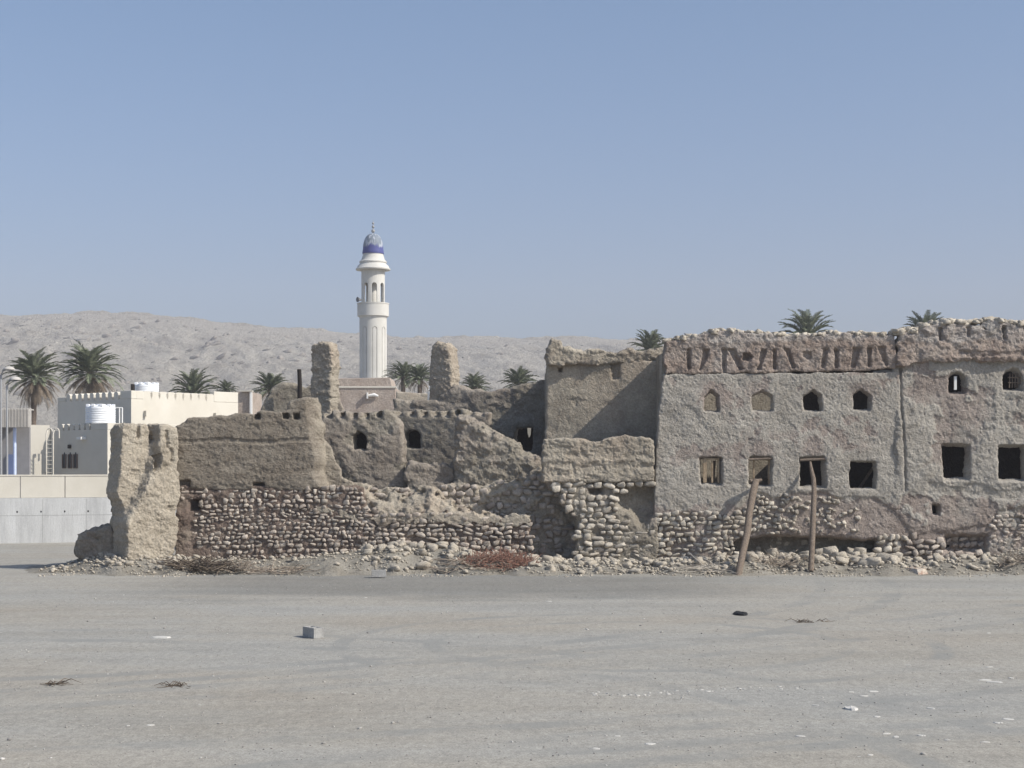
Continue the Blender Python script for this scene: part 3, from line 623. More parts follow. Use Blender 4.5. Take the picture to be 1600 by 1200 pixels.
# front short wall on cobble pier -----------------------------------------
K = empty('mud_topped_pier', (X_(940, 46), 46.2, 0)); tag(K, 'short thick mud wall on a tapering pier of rounded cobbles beside the grey house', 'wall')
link_mesh('mud_wall', wall([(849, 752), (848, 700), (850, 686), (870, 684), (905, 684), (920, 687), (930, 691), (940, 690), (955, 684), (985, 681), (1015, 684), (1022, 690), (1021, 752), (980, 753), (900, 755)], 45.98, .62, .03, rough=.028, edge=.03, rsize=(.3, .3, .12), layers=.022, rnd=.07, pits=[(Q(905, 700, 912, 702, 918, 715, 908, 712), .04), (Q(896, 720, 900, 750, 896, 752, 893, 724), .03)]), M_mud, K)
def kfront(U, V, vox, seed):
    sh = U.shape; pxx, pyy = lpx(U, V, 46)
    rec = field_sd(U, V, 46, [(968, 758), (1030, 752), (1030, 800), (1004, 826), (985, 800), (965, 788)])+.05*fbm(sh, vox, .4, seed, 3)
    hole = field_sd(U, V, 46, [(921, 763), (940, 761), (941, 770), (922, 771)])
    return .4/(1+np.exp(rec/.04))+.3/(1+np.exp(hole/.02))+np.clip((pxx-965)/40, 0, 1)*np.clip((pyy-790)/20, 0, 1)*-.08, .3+.4*fbm(sh, vox, .5, seed+2, 3)
link_mesh('core', wall([(853, 752), (1028, 752), (1028, 905), (898, 905), (896, 860), (901, 820), (896, 800), (876, 790), (872, 770), (856, 766)], 46.06, .55, .034, front=kfront, rough=.05, edge=.06, rsize=(.3, .3, .2)), M_mudd, K)
pk = [(853, 752), (1020, 752), (1016, 760), (980, 764), (965, 775), (968, 800), (975, 812), (1000, 830), (1026, 815), (1040, 900), (896, 900), (902, 822), (897, 800), (878, 795), (876, 772), (856, 765)]
its = [i for i in cobbles(pk, 46.05, .175, (.18, .38), .03, wav=.04)]
its = [i for i in its if not in_poly(i[0]*F/46+800, HY-(i[2]-H)*F/46, [(919, 760), (943, 760), (943, 772), (919, 772)])]
link_mesh('cobbles', stones_mesh(its, ICO), M_stone, K)

# left wall ---------------------------------------------------------------
Cw = empty('ruined_wall', (X_(400, 46), 46.2, 0)); tag(Cw, 'long brown mud wall standing on courses of small round cobbles, its right end broken off', 'wall')
def front_C(U, V, vox, seed):
    pxx, pyy = lpx(U, V, 46); sh = U.shape
    endn = np.clip((pxx-(480+.10*(pyy-640)+8*fbm(sh, vox, .5, seed, 2)))/22, 0, 1)
    gr = .035*(np.abs(pyy-689-2*np.sin(pxx*.05)) < 3)
    return endn**1.5*.55+gr+.02*fbm(sh, vox, .9, seed+1, 3), .1+endn*.8+.2*fbm(sh, vox, 1, seed+7, 3)
M_mortar = mat('red_brown_mud_mortar', [(.15, .11, .088), (.21, .16, .13), (.27, .215, .175)], scale=2, bump=.8, bscale=10, attr='tone', attrcol=[(.22, .17, .14), (.33, .275, .22)])
outC = [(272, 764), (271, 700), (271, 664), (290, 658), (300, 652), (322, 650), (350, 650), (366, 648), (384, 645), (398, 648), (408, 643), (440, 645), (448, 640), (450, 626), (460, 621), (480, 620), (492, 622), (497, 632), (497, 650), (503, 665), (503, 685), (515, 700), (520, 722), (531, 733), (532, 745), (548, 752), (556, 766)]
M_brown = mat("brown_weathered_mud", [(.24, .20, .155), (.32, .275, .22), (.385, .335, .27)], scale=1.4, bump=.9, bscale=9, attr='tone', attrcol=[(.33, .28, .22), (.50, .44, .35)], stretch=(1, 1, 1.8))
link_mesh('mud_wall', wall(outC, 46, .8, .032, front=front_C, crumb=.014, rough=.02, edge=.05, esize=.35, rsize=(.28, .28, .18), layers=.012, rnd=.08,
          pits=add_beam_holes((402, 446, 463), 650, 4)+[(Q(396, 755, 412, 755, 412, 765, 396, 765), .3), (Q(280, 752, 296, 750, 296, 764, 280, 764), .2)]), M_brown, Cw)
def front_Cb(U, V, vox, seed):
    pxx, pyy = lpx(U, V, 46); sh = U.shape
    m = 1/(1+np.exp(((pxx-300)-4*fbm(sh, vox, .4, seed, 2))/1.5))*(pyy > 772)
    hl = 1/(1+np.exp(field_sd(U, V, 46, [(296, 783), (310, 782), (310, 796), (297, 797)])/.02))
    return -.07*m+.4*hl+.015*fbm(sh, vox, .5, seed+2, 3), .15+.4*m+.4*gnoise(sh, vox, .6, seed+5)
link_mesh('footing', wall([(274, 762), (568, 760), (572, 800), (570, 900), (274, 900)], 46.06, .7, .034, front=front_Cb, rough=.03, edge=.05), M_mortar, Cw)
cb = [(276, 763), (300, 763), (500, 763), (560, 758), (576, 790), (571, 880), (305, 880), (301, 780), (276, 778)]
its = cobbles(cb, 46.05, .13, (.11, .25), .10, .01, wav=.03, fill=.48)
link_mesh('cobbles', stones_mesh([i for i in its if not in_poly(i[0]*F/46+800, HY-(i[2]-H)*F/46, [(294, 780), (313, 780), (313, 799), (294, 799)])], ICO), M_stoned, Cw)

# pillar at the left end --------------------------------------------------
sh_ = lambda q: [(x-17, y) for x, y in q]
def front_A(U, V, vox, seed):
    pxx, pyy = lpx(U, V, 44.95); sh = U.shape
    pxx = 220+(pxx-214)/.8; bx_ = np.interp(pyy, [655, 700, 735, 760, 790, 830], [238, 230, 222, 206, 184, 160])+5*fbm(sh, vox, .4, seed, 3)
    return .16-.38/(1+np.exp(-(pxx-bx_)/1.8))+.03*fbm(sh, vox, .7, seed+2, 3), .35+.4*fbm(sh, vox, .6, seed+1, 3)
Aw = wall([(214+(x_-220)*.80, y_) for x_, y_ in [(170, 672), (180, 664), (205, 661), (236, 664), (262, 666), (276, 668), (279, 680), (279, 740), (276, 800), (276, 840), (272, 862), (255, 882), (172, 884), (166, 850), (172, 800), (162, 770), (166, 720)]], 44.95, 1.0, .03, front=front_A, rough=.035, edge=.07, esize=.4, rsize=(.4, .4, .25), rnd=.08, rot=math.radians(38), crumb=.03, csize=.2,
          pits=[(Q(221, 655, 228, 655, 227, 688, 221, 692), .6), (Q(198, 660, 203, 662, 204, 684, 199, 686), .14), (Q(222, 712, 231, 708, 229, 730, 220, 736), .35), (Q(242, 790, 250, 792, 247, 800, 240, 797), .1), (Q(246, 700, 250, 702, 251, 722, 246, 722), .12), (Q(238, 672, 242, 674, 243, 700, 238, 700), .1)])
M_tan = mat("pale_tan_mud", [(.36, .31, .24), (.47, .41, .325), (.54, .48, .385)], scale=1.3, bump=.8, bscale=9, attr='tone', attrcol=[(.37, .32, .25), (.52, .46, .37)])  # paler tan mud for the left pillar
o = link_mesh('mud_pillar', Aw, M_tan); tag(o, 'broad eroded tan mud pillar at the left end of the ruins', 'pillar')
fb = wall([(110, 846), (118, 838), (136, 829), (158, 822), (176, 824), (186, 836), (188, 880), (170, 890), (120, 884), (113, 868)], 45.3, .8, .035, rough=.07, edge=.05, esize=.4, rnd=.25, crumb=.04, csize=.25, rot=math.radians(-20))
o = link_mesh('fallen_mud_block', fb, M_mudd); tag(o, 'big rounded fallen chunk of mud wall in shade left of the pillar', 'mud block')

def shell(x0, x1, y0, y1, Y, dep, parent, name='shade_box', t=.08):  # closed box added behind an opening to block light and keep it dark
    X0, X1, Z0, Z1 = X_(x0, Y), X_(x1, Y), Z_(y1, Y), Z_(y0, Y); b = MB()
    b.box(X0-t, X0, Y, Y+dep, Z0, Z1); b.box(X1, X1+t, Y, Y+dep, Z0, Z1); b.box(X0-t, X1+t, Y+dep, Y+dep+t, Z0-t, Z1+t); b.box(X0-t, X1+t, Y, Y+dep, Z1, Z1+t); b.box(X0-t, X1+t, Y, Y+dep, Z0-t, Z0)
    return b.build(name, M_shade_mud, parent)
# inner walls -------------------------------------------------------------
def inner_tone(U, V, vox, seed):
    sh = U.shape; t = .55*fbm(sh, vox, .8, seed+2, 4); m = 1/(1+np.exp(-(t-.1)/.05)); return -.05*m+.02*fbm(sh, vox, 1, seed+3, 2), .25+.55*m
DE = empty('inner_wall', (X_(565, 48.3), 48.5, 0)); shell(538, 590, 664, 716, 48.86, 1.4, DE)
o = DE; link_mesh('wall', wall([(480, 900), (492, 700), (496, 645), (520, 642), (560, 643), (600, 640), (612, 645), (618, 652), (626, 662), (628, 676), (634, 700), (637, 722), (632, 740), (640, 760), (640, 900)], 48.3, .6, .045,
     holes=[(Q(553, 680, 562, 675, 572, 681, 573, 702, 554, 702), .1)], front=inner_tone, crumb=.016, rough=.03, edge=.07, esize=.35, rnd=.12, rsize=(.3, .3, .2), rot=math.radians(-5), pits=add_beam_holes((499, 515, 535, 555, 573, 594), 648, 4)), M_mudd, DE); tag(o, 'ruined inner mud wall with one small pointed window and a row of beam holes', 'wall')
# room behind that window, and next bay
EE = empty('roofless_room', (X_(672, 51), 51, 0)); tag(EE, 'shaded rear room wall with a dark arched opening under a row of beam holes', 'wall')
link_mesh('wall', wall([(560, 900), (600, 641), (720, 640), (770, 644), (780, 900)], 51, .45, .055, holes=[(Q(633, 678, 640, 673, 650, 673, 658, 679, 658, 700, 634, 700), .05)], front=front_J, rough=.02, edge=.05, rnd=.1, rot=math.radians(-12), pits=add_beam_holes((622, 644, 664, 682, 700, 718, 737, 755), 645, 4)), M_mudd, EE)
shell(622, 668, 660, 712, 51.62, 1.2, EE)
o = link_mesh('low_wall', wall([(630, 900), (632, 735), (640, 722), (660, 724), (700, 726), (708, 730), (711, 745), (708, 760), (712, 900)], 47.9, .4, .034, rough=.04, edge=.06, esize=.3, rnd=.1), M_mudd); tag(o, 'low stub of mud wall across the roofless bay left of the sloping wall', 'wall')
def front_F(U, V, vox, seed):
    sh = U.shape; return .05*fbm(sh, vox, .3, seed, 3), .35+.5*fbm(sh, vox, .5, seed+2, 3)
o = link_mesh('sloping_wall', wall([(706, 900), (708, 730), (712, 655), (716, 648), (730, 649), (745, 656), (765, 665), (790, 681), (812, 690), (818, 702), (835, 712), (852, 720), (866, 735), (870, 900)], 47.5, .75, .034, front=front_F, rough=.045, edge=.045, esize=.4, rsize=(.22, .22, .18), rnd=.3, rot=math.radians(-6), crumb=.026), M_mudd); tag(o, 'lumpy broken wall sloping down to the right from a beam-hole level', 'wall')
HB = wall([(600, 900), (612, 622), (640, 624), (676, 626), (700, 608), (706, 598), (716, 601), (728, 604), (738, 609), (752, 607), (768, 614), (785, 607), (800, 610), (812, 606), (826, 599), (845, 597), (872, 594), (880, 900)], 53, .5, .055,
     holes=[(Q(808, 668, 835, 668, 835, 705, 808, 705), .0)], front=front_J, rough=.045, edge=.06, esize=.4, rnd=.12, rsize=(.4, .4, .25), rot=math.radians(-10),
     pits=[(Q(760, 640, 800, 648, 846, 640, 846, 660, 812, 656, 775, 652), .03)])
HBe = empty('back_wall', (X_(760, 53), 53.2, 0)); tag(HBe, 'shaded mud back wall with a square doorway, running between the right pillar and the set-back block', 'wall')
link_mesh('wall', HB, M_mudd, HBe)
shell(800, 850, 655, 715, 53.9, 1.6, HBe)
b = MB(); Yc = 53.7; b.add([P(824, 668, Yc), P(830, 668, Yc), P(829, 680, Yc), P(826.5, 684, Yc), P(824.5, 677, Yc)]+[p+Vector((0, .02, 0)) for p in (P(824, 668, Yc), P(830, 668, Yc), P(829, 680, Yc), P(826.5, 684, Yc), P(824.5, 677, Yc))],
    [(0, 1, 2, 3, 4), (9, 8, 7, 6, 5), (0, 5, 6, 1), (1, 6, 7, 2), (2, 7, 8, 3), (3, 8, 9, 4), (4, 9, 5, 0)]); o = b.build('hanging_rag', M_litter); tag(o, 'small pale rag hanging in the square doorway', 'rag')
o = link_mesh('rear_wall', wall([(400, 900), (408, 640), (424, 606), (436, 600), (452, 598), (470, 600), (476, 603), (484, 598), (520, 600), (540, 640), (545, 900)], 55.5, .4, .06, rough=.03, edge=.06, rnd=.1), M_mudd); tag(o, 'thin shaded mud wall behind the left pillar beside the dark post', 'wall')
o = link_mesh('mud_pillar', wall([(489, 720), (490, 640), (488, 590), (489, 545), (491, 536), (508, 533), (522, 536), (525, 560), (525, 640), (528, 720)], 53.6, .62, .03, rough=.035, edge=.035, esize=.3, rnd=.09, rot=math.radians(-24), layers=.012, rsize=(.25, .25, .14)), M_mud); tag(o, 'square-topped free-standing mud pillar left of the minaret', 'pillar', 'tall mud pillars')
o = link_mesh('mud_pillar', wall([(672, 720), (673, 640), (674, 590), (675, 553), (679, 540), (688, 533), (701, 534), (709, 542), (712, 565), (714, 640), (718, 720)], 53.4, .72, .03, rough=.025, edge=.03, esize=.35, rnd=.13, rot=math.radians(-22), layers=.01, rsize=(.25, .25, .14)), M_mud); tag(o, 'round-topped free-standing mud pillar right of the minaret', 'pillar', 'tall mud pillars')
b = MB(); b.tube([P(468, 640, 55), P(468.5, 600, 55), P(467.5, 577, 55)], [.085, .08, .075]); o = b.build('charred_post', M_dark, smooth=True); tag(o, 'dark charred wooden post standing behind the broken wall top', 'post')
# cobble walls in the middle ---------------------------------------------
G2 = empty('cobble_wall', (X_(740, 47.1), 47.3, 0)); tag(G2, 'set-back cobble wall with mud-smeared upper courses, shaded towards the cobble pier', 'wall')
def front_G2(U, V, vox, seed):
    sh = U.shape; return -.06*np.clip(fbm(sh, vox, .35, seed, 3), 0, 1)*2, .3+.5*fbm(sh, vox, .5, seed+1, 3)
link_mesh('core', wall([(545, 900), (548, 752), (570, 758), (590, 768), (610, 766), (640, 762), (670, 763), (700, 757), (740, 759), (760, 757), (800, 750), (830, 735), (915, 730), (915, 900)], 47.05, .5, .034, front=front_G2, rough=.06, edge=.06, esize=.25, rsize=(.22, .22, .18)), M_mud, G2)
its = cobbles([(545, 755), (600, 766), (690, 758), (760, 756), (830, 742), (915, 735), (915, 890), (545, 890)], 47.02, .185, (.18, .36), .3, wav=.05)
link_mesh('cobbles', stones_mesh(its, ICO), M_stoned, G2)
G1 = empty('cobble_wall', (X_(700, 46), 46.1, 0)); tag(G1, 'low front cobble wall of neat dark courses behind the red bush, with a ragged pale top', 'wall')
link_mesh('core', wall([(566, 900), (566, 800), (580, 797), (600, 802), (630, 800), (660, 803), (700, 800), (715, 812), (760, 812), (826, 808), (830, 900)], 46.1, .5, .034, rough=.06, edge=.07, esize=.25, rsize=(.25, .25, .18)), M_mortar, G1)
its = cobbles([(568, 796), (620, 800), (700, 800), (715, 808), (826, 806), (832, 880), (568, 885)], 46.08, .16, (.14, .34), .08, wav=.03)
link_mesh('cobbles', stones_mesh(its, ICO), M_stoned, G1)
# rubble slope of collapsed mud between both
o = link_mesh('collapsed_mud', wall([(500, 800), (505, 765), (530, 756), (556, 758), (575, 772), (590, 785), (610, 772), (640, 775), (665, 768), (690, 775), (712, 792), (725, 805), (760, 806), (826, 806), (826, 820), (560, 812)], 46.35, .7, .034, front=lambda U, V, vox, seed: ((V-2.0)*.9+.12*fbm(U.shape, vox, .35, seed, 3), .5+.4*gnoise(U.shape, vox, .5, seed)), rough=.11, edge=.10, esize=.3, rsize=(.25, .25, .22), rnd=.15), M_mud); tag(o, 'heap of collapsed mud and stones on top of the low front cobble wall', 'rubble')
#--PART3--
# ---------------------------------------------------------------- rubble stones at the foot of the walls
def rubble(n, zone, label, group, s=(.10, .24), name='rubble_stone', m=None, yb=(43.6, 45.9)):
    """zone: px range and weighting; each stone its own object"""
    for k in range(n):
        px = R.uniform(*zone); y = yb[1]-(yb[1]-yb[0])*R.random()**1.4; x = X_(px, y); a = R.uniform(*s)*R.uniform(.6, 1); vs, fs = ICOR[R.randrange(len(ICOR))]
        me = STM[R.randrange(len(STM))]; o = bpy.data.objects.new(name, me); C.objects.link(o)
        o.location = (x, y, ground_z(x, y)+a*.25); o.scale = (a*R.uniform(.7, 1.2), a*R.uniform(.6, 1), a*R.uniform(.45, .8)); o.rotation_euler = (R.uniform(-.3, .3), R.uniform(-.3, .3), R.uniform(0, 6.28))
        tag(o, label, 'stone', group)
STM = []
for vs, fs in ICOR:
    me = np_mesh('rubble_stone', vs, [fs], True); me.materials.append(M_rub); STM.append(me)
for n_, z_, l_, s_, y_ in [
    (16, (160, 225), 'pale angular stone in the tan heap between the fallen block and the left pillar', (.07, .17), (43.5, 45.3)),
    (20, (225, 300), 'pale angular stone in the tan heap under the right edge of the left pillar', (.07, .17), (43.5, 45.3)),
    (10, (300, 420), 'small stone on the dirt bank beside the dark palm debris', (.05, .12), (43.6, 45.9)),
    (14, (420, 560), 'small stone on the dirt bank between the twigs and the middle mound', (.05, .12), (43.6, 45.9)),
    (26, (560, 650), 'tan clod in the dirt mound behind the cinder block', (.08, .22), (43.6, 45.9)),
    (26, (650, 745), 'tan clod in the dirt mound left of the red bush', (.08, .22), (43.6, 45.9)),
    (12, (810, 880), 'pale stone just right of the red bush', (.08, .2), (43.7, 45.9)),
    (24, (880, 1020), 'pale stone at the foot of the cobble pier', (.08, .2), (43.8, 45.9)),
    (22, (1020, 1150), 'pale stone between the cobble pier and the leaning pole', (.08, .2), (43.8, 45.9)),
    (22, (1170, 1262), 'pale stone in the heap between the two prop poles', (.10, .25), (44.3, 46.2)),
    (34, (1278, 1400), 'big pale stone in the heap right of the upright pole', (.12, .27), (44.5, 46.3)),
    (14, (1400, 1480), 'pale stone below the small cobble section near the cloth bundle', (.08, .2), (44.2, 46.0)),
    (30, (1480, 1640), 'pale stone in the heap under the reddish house at the right', (.08, .2), (44.2, 46.0))]:
    rubble(n_, z_, l_, 'stones: '+l_[:60], s_, yb=y_)
its = []
def dens(px): return float(np.interp(px, [60, 150, 200, 290, 330, 540, 600, 830, 860, 1140, 1170, 1400, 1420, 1600], [.3, .8, 1, .9, .25, .3, .8, .8, .9, 1, 1, .9, .6, .7]))
for k in range(5200):
    px = R.uniform(60, 1640); u = R.random()**(1 if R.random() < .9 else .25)
    if R.random() > dens(px): continue
    y = 46.1-(2.9+.5*math.sin(px*.03))*u**(.9 if px < 300 else 1.5); x = X_(px, y); a = R.uniform(.012, .05)*(1 if R.random() < .85 else 1.8); a *= .6+.4*(y > 44.2)
    its.append((x, y, ground_z(x, y)+a*.2, a*R.uniform(.7, 1.5), a, a*.7, R.uniform(-.4, .4), R.uniform(0, 3), R.random()))
ICO1 = ico_variants(8, 21, 1, .35, .7)
o = link_mesh('rubble', stones_mesh(its, ICO1), M_rub, loc=(0, 45, 0)); tag(o, 'fine broken stone and clods strewn along the foot of the walls', 'rubble', kind='stuff')
its = []
for k in range(4200):
    y = 11+32*R.random()**1.0; x = R.uniform(-.36, .36)*y*1.05; a = R.uniform(.004, .013)*(1 if R.random() < .96 else 2.)
    its.append((x, y, ground_lo(x, y)+a*.3, a*R.uniform(.8, 1.7), a, a*.6, R.uniform(-.3, .3), R.uniform(0, 3), R.random()))
o = link_mesh('gravel', stones_mesh(its, ICO1), mat("mixed_gravel", [(.2, .19, .18), (.36, .34, .31), (.58, .56, .52)], scale=.9, bump=0), loc=(0, 30, 0)); tag(o, 'loose gravel specks scattered over the open lot', 'gravel', kind='stuff')

# white flakes on the lot
FLK = []
for k in range(6):
    n = 11; pts = [(math.cos(2*math.pi*i/n)*R.uniform(.55, 1.), math.sin(2*math.pi*i/n)*R.uniform(.4, .8)) for i in range(n)]
    V = [(x, y, -.5) for x, y in pts]+[(x*.86, y*.86, R.uniform(.3, .7)) for x, y in pts]
    me = bpy.data.meshes.new('flake'); me.from_pydata(V, [], [tuple(range(n-1, -1, -1)), tuple(range(n, 2*n))]+[(i, (i+1) % n, (i+1) % n+n, i+n) for i in range(n)]); me.materials.append(M_litter); FLK.append(me)
def flake(px, py, wpx, label, group, hz=.010):
    Y = H*F/(py-HY); o = bpy.data.objects.new('pale_flake', FLK[R.randrange(6)]); C.objects.link(o); w = wpx*Y/F/2*.8
    o.location = (X_(px, Y), Y, ground_lo(X_(px, Y), Y)+hz*.5); o.scale = (w, w*R.uniform(.5, .9), hz); o.rotation_euler = (R.uniform(-.05, .05), R.uniform(-.05, .05), R.uniform(-.4, .4)); tag(o, label, 'chalky flake', group)
for k in range(46):
    t = R.random(); px = 920+340*t+R.uniform(-4, 4); py = float(np.interp(px, [920, 970, 1080, 1130, 1260], [1084, 1089, 1080, 1077, 1076]))+R.uniform(-3, 3)
    flake(px, py, R.uniform(4, 13), 'thin chalky flake in the broken pale line across the lot', 'flakes in the pale line')
for px, py, w in [(1015, 1162, 30), (965, 1150, 16), (930, 1170, 24), (1250, 1150, 22), (1330, 1082, 14), (1350, 1088, 20), (1365, 1081, 26), (1275, 1103, 18), (1455, 1107, 22), (1540, 1063, 34), (1555, 1066, 40), (1545, 1043, 20), (1545, 990, 14), (1425, 984, 10), (1575, 1124, 26), (1560, 1130, 24), (1400, 1152, 18), (1440, 1150, 22), (1480, 1157, 14), (1370, 1120, 16), (1385, 1147, 26), (1540, 1160, 24), (1360, 1180, 14), (1005, 967, 9), (1330, 932, 8), (858, 940, 12), (571, 934, 10), (1420, 1040, 12), (1580, 1060, 14), (235, 1134, 18), (200, 1135, 10), (70, 1034, 9), (140, 1034, 8)]:
    flake(px, py, w, 'scattered chalky flake on the right and front of the lot', 'scattered flakes')

# named single litter things
def at_ground(px, py): Y = H*F/(py-HY); return X_(px, Y), Y
x, y = at_ground(483, 995)
b = MB(); L_, W_, Hh = .40, .20, .19
def block(name, px, py, rz, label):
    x, y = at_ground(px, py); e = empty(name, (x, y, 0), rz); tag(e, label, 'cinder block', 'cinder blocks')
    b = MB(); t = .03; l, w, h = .20, .10, .19
    c, s = math.cos(rz), math.sin(rz)
    for (x0, x1, y0, y1) in ((-l, l, -w, -w+t), (-l, l, w-t, w), (-l, -l+t, -w+t, w-t), (l-t, l, -w+t, w-t), (-.015, .015, -w+t, w-t)): b.box(x0, x1, y0, y1, 0, h)
    o = b.build('shell', M_block, None, bevel=.006, loc=(0, 0, 0)); o.parent = e; o.location = (0, 0, 0)
    b = MB(); b.box(-l+t, -.015, -w+t, w-t, h-.07, h-.065); b.box(.015, l-t, -w+t, w-t, h-.07, h-.065); o = b.build('web', M_block, None, loc=(0, 0, 0)); o.parent = e; o.location = (0, 0, 0)
    return e
e = block('cinder_block', 489, 996, math.radians(-52), 'grey cinder block lying alone out on the open lot')
e = block('cinder_block', 592, 903, math.radians(4), 'grey cinder block lying against the dirt mound edge')
e.location.z = .03
def patch(px, py, w, h, name, label, cat, m, th=.03, n=14):
    x, y = at_ground(px, py); rx = w*y/F/2; ry = h/2*y*y/(F*H); V = []; Fq = []
    for ring, zz in ((1., -.01), (.85, th*.8), (.4, th)):
        for i in range(n):
            t = 2*math.pi*i/n; q = ring*(1+.25*mn.noise(Vector((math.cos(t)*2+px, math.sin(t)*2, ring*2)))); V.append((x+rx*q*math.cos(t), y+ry*q*math.sin(t), zz*(1+.5*mn.noise(Vector((px, i, ring*9))))))
    V.append((x, y, th)); 
    for r_ in range(2): Fq += [(r_*n+i, r_*n+(i+1) % n, (r_+1)*n+(i+1) % n, (r_+1)*n+i) for i in range(n)]
    Fq += [(2*n+i, 2*n+(i+1) % n, 3*n) for i in range(n)]
    me = bpy.data.meshes.new(name); me.from_pydata(V, [], Fq); o = link_mesh(name, me, m); tag(o, label, cat); return o
patch(1156, 960, 24, 5, 'rubber_scrap', 'flat black rubber scrap lying alone right of centre on the lot', 'rubber scrap', M_black, .05)
patch(252, 997, 32, 1.6, 'cardboard_scrap', 'crumpled pale cardboard scrap left of the lone cinder block', 'cardboard', M_litter, .03)
patch(1330, 1108, 22, 5, 'plastic_bottle_scrap', 'squashed pale bottle in the right foreground of the lot', 'bottle', M_litter, .03)
patch(1240, 876, 26, 6, 'black_bag', 'black plastic bag tucked among stones left of the upright pole', 'plastic bag', M_black, .14).location.z = .22
patch(1418, 893, 44, 12, 'cloth_bundle', 'pale and rusty cloth bundle below the small cobble section', 'cloth', mat("rusty_cloth", [(.32, .16, .11), (.55, .47, .38), (.62, .57, .5)], scale=5, bump=.5, bscale=14), .16).location.z = .02
patch(772, 868, 12, 14, 'green_bag', 'crumpled green plastic bag on top of the red bush', 'plastic bag', M_green, .12).location.z = .68
patch(478, 893, 20, 6, 'green_net', 'scrap of green net among sticks below the long wall', 'net', M_green, .05).location.z = .08
# dry sticks and red bush
def sticks(name, cx, cy, z, rad, hgt, n, m, label, cat, ln=(.2, .6), th=.008, flat=.5):
    b = MB()
    for k in range(n):
        a = R.uniform(0, 6.28); r = rad*math.sqrt(R.random()); x = cx+r*math.cos(a); y = cy+r*.5*math.sin(a); zz = z+hgt*R.random()*max(.1, 1-(r/rad)**2)
        d = Vector((R.uniform(-1, 1), R.uniform(-.7, .7), R.uniform(-.2, 1)*flat)).normalized(); l = R.uniform(*ln)
        p = Vector((x, y, max(zz, ground_z(x, y)+.01))); mid = p+d*l*.5+Vector((0, 0, R.uniform(-.04, .06))); q = p+d*l
        q.z = max(q.z, ground_z(q.x, q.y)+.01); b.tube([p, mid, q], [th, th*.8, th*.4], 4, False)
    o = b.build(name, m); tag(o, label, cat); return o
bxp, byp = X_(778, 44.4), 44.4
sticks('dry_bush', bxp, byp, .12, 1.05, .5, 620, M_dkred, 'tangled dry red-brown bush lying at the foot of the cobble wall', 'bush', (.12, .4), .011, .8)
sticks('stick_pile', X_(735, 44.2), 44.2, .05, .9, .3, 70, M_stick, 'pile of dry grey sticks left of the red bush', 'sticks', (.4, 1.0), .015, .25)
sticks('palm_debris', X_(315, 44.0), 44.0, .1, .9, .28, 160, mat("dark_palm_debris", [(.07, .055, .045), (.20, .16, .12)], scale=5, bump=0), 'dark heap of dead palm debris on the bank right of the left pillar', 'palm debris', (.2, .8), .02, .3)
sticks('twig_heap', X_(380, 43.9), 43.9, .05, .35, .4, 60, M_stick, 'small bristling clump of dry twigs below the long wall', 'twigs', (.2, .45), .012, 1.)
sticks('twig_heap', X_(440, 43.9), 43.9, .05, .9, .12, 60, M_stick, 'flat scatter of dry twigs around the green net', 'twigs', (.3, .9), .012, .1)
sticks('palm_branch', X_(1115, 43.9), 43.9, .06, .5, .15, 60, mat("bleached_palm_branch", [(.38, .33, .27), (.58, .53, .45)], scale=6, bump=0), 'bleached dry palm branch left of the leaning pole foot', 'palm branch', (.4, 1.0), .014, .1)
sticks('twig_heap', X_(1215, 44.6), 44.6, .1, .8, .3, 60, M_stick, 'dark twigs between the two prop poles', 'twigs', (.3, .8), .012, .6)
sticks('twig_heap', X_(1590, 44.6), 44.6, .15, .6, .3, 60, M_stick, 'twig heap at the right edge below the reddish house', 'twigs', (.2, .6), .012, .6)

for px, py, w, l in [(83, 1069, 34, 'thin dark twig litter at the far left of the lot'), (272, 1072, 36, 'thin dark twig litter below the cardboard scrap'), (1270, 972, 60, 'wide thin dark twig litter right of the black rubber scrap')]:
    x_, y_ = at_ground(px, py); sticks('twig_litter', x_, y_, .0, w*y_/F/2.3, .0, 24, bpy.data.materials['dark_palm_debris'], l, 'twig litter', (.08, .3), .007, .02)
# prop poles
b = MB(); b.tube([P(1153, 903, 43.2), P(1160, 866, 43.9), P(1167, 835, 44.5), P(1171, 800, 45.0), P(1177, 768, 45.5), P(1181, 752, 45.85)], [.095, .10, .105, .10, .11, .105], 12)
e = empty('prop_pole', (X_(1153, 43.2), 43.2, 0)); tag(e, 'thick crooked wooden pole leaning against the grey house below its second square window', 'pole', 'wooden props')
b.build('trunk', M_wood, e, smooth=True)
b = MB(); b.tube([P(1172, 752, 45.8), P(1190, 750, 45.95)], [.05, .045], 8); b.build('fork', M_wood, e, smooth=True)
b = MB(); b.tube([P(1267, 893, 44.1), P(1269, 850, 44.5), P(1271, 800, 45.1), P(1272, 765, 45.5), P(1271, 748, 45.7), P(1268, 735, 45.85), P(1266, 722, 46.1)], [.085, .082, .08, .075, .07, .055, .035], 12)
o = b.build('prop_pole', M_wood, smooth=True); tag(o, 'slimmer wooden pole standing nearly upright up to the third square window of the grey house', 'pole', 'wooden props')

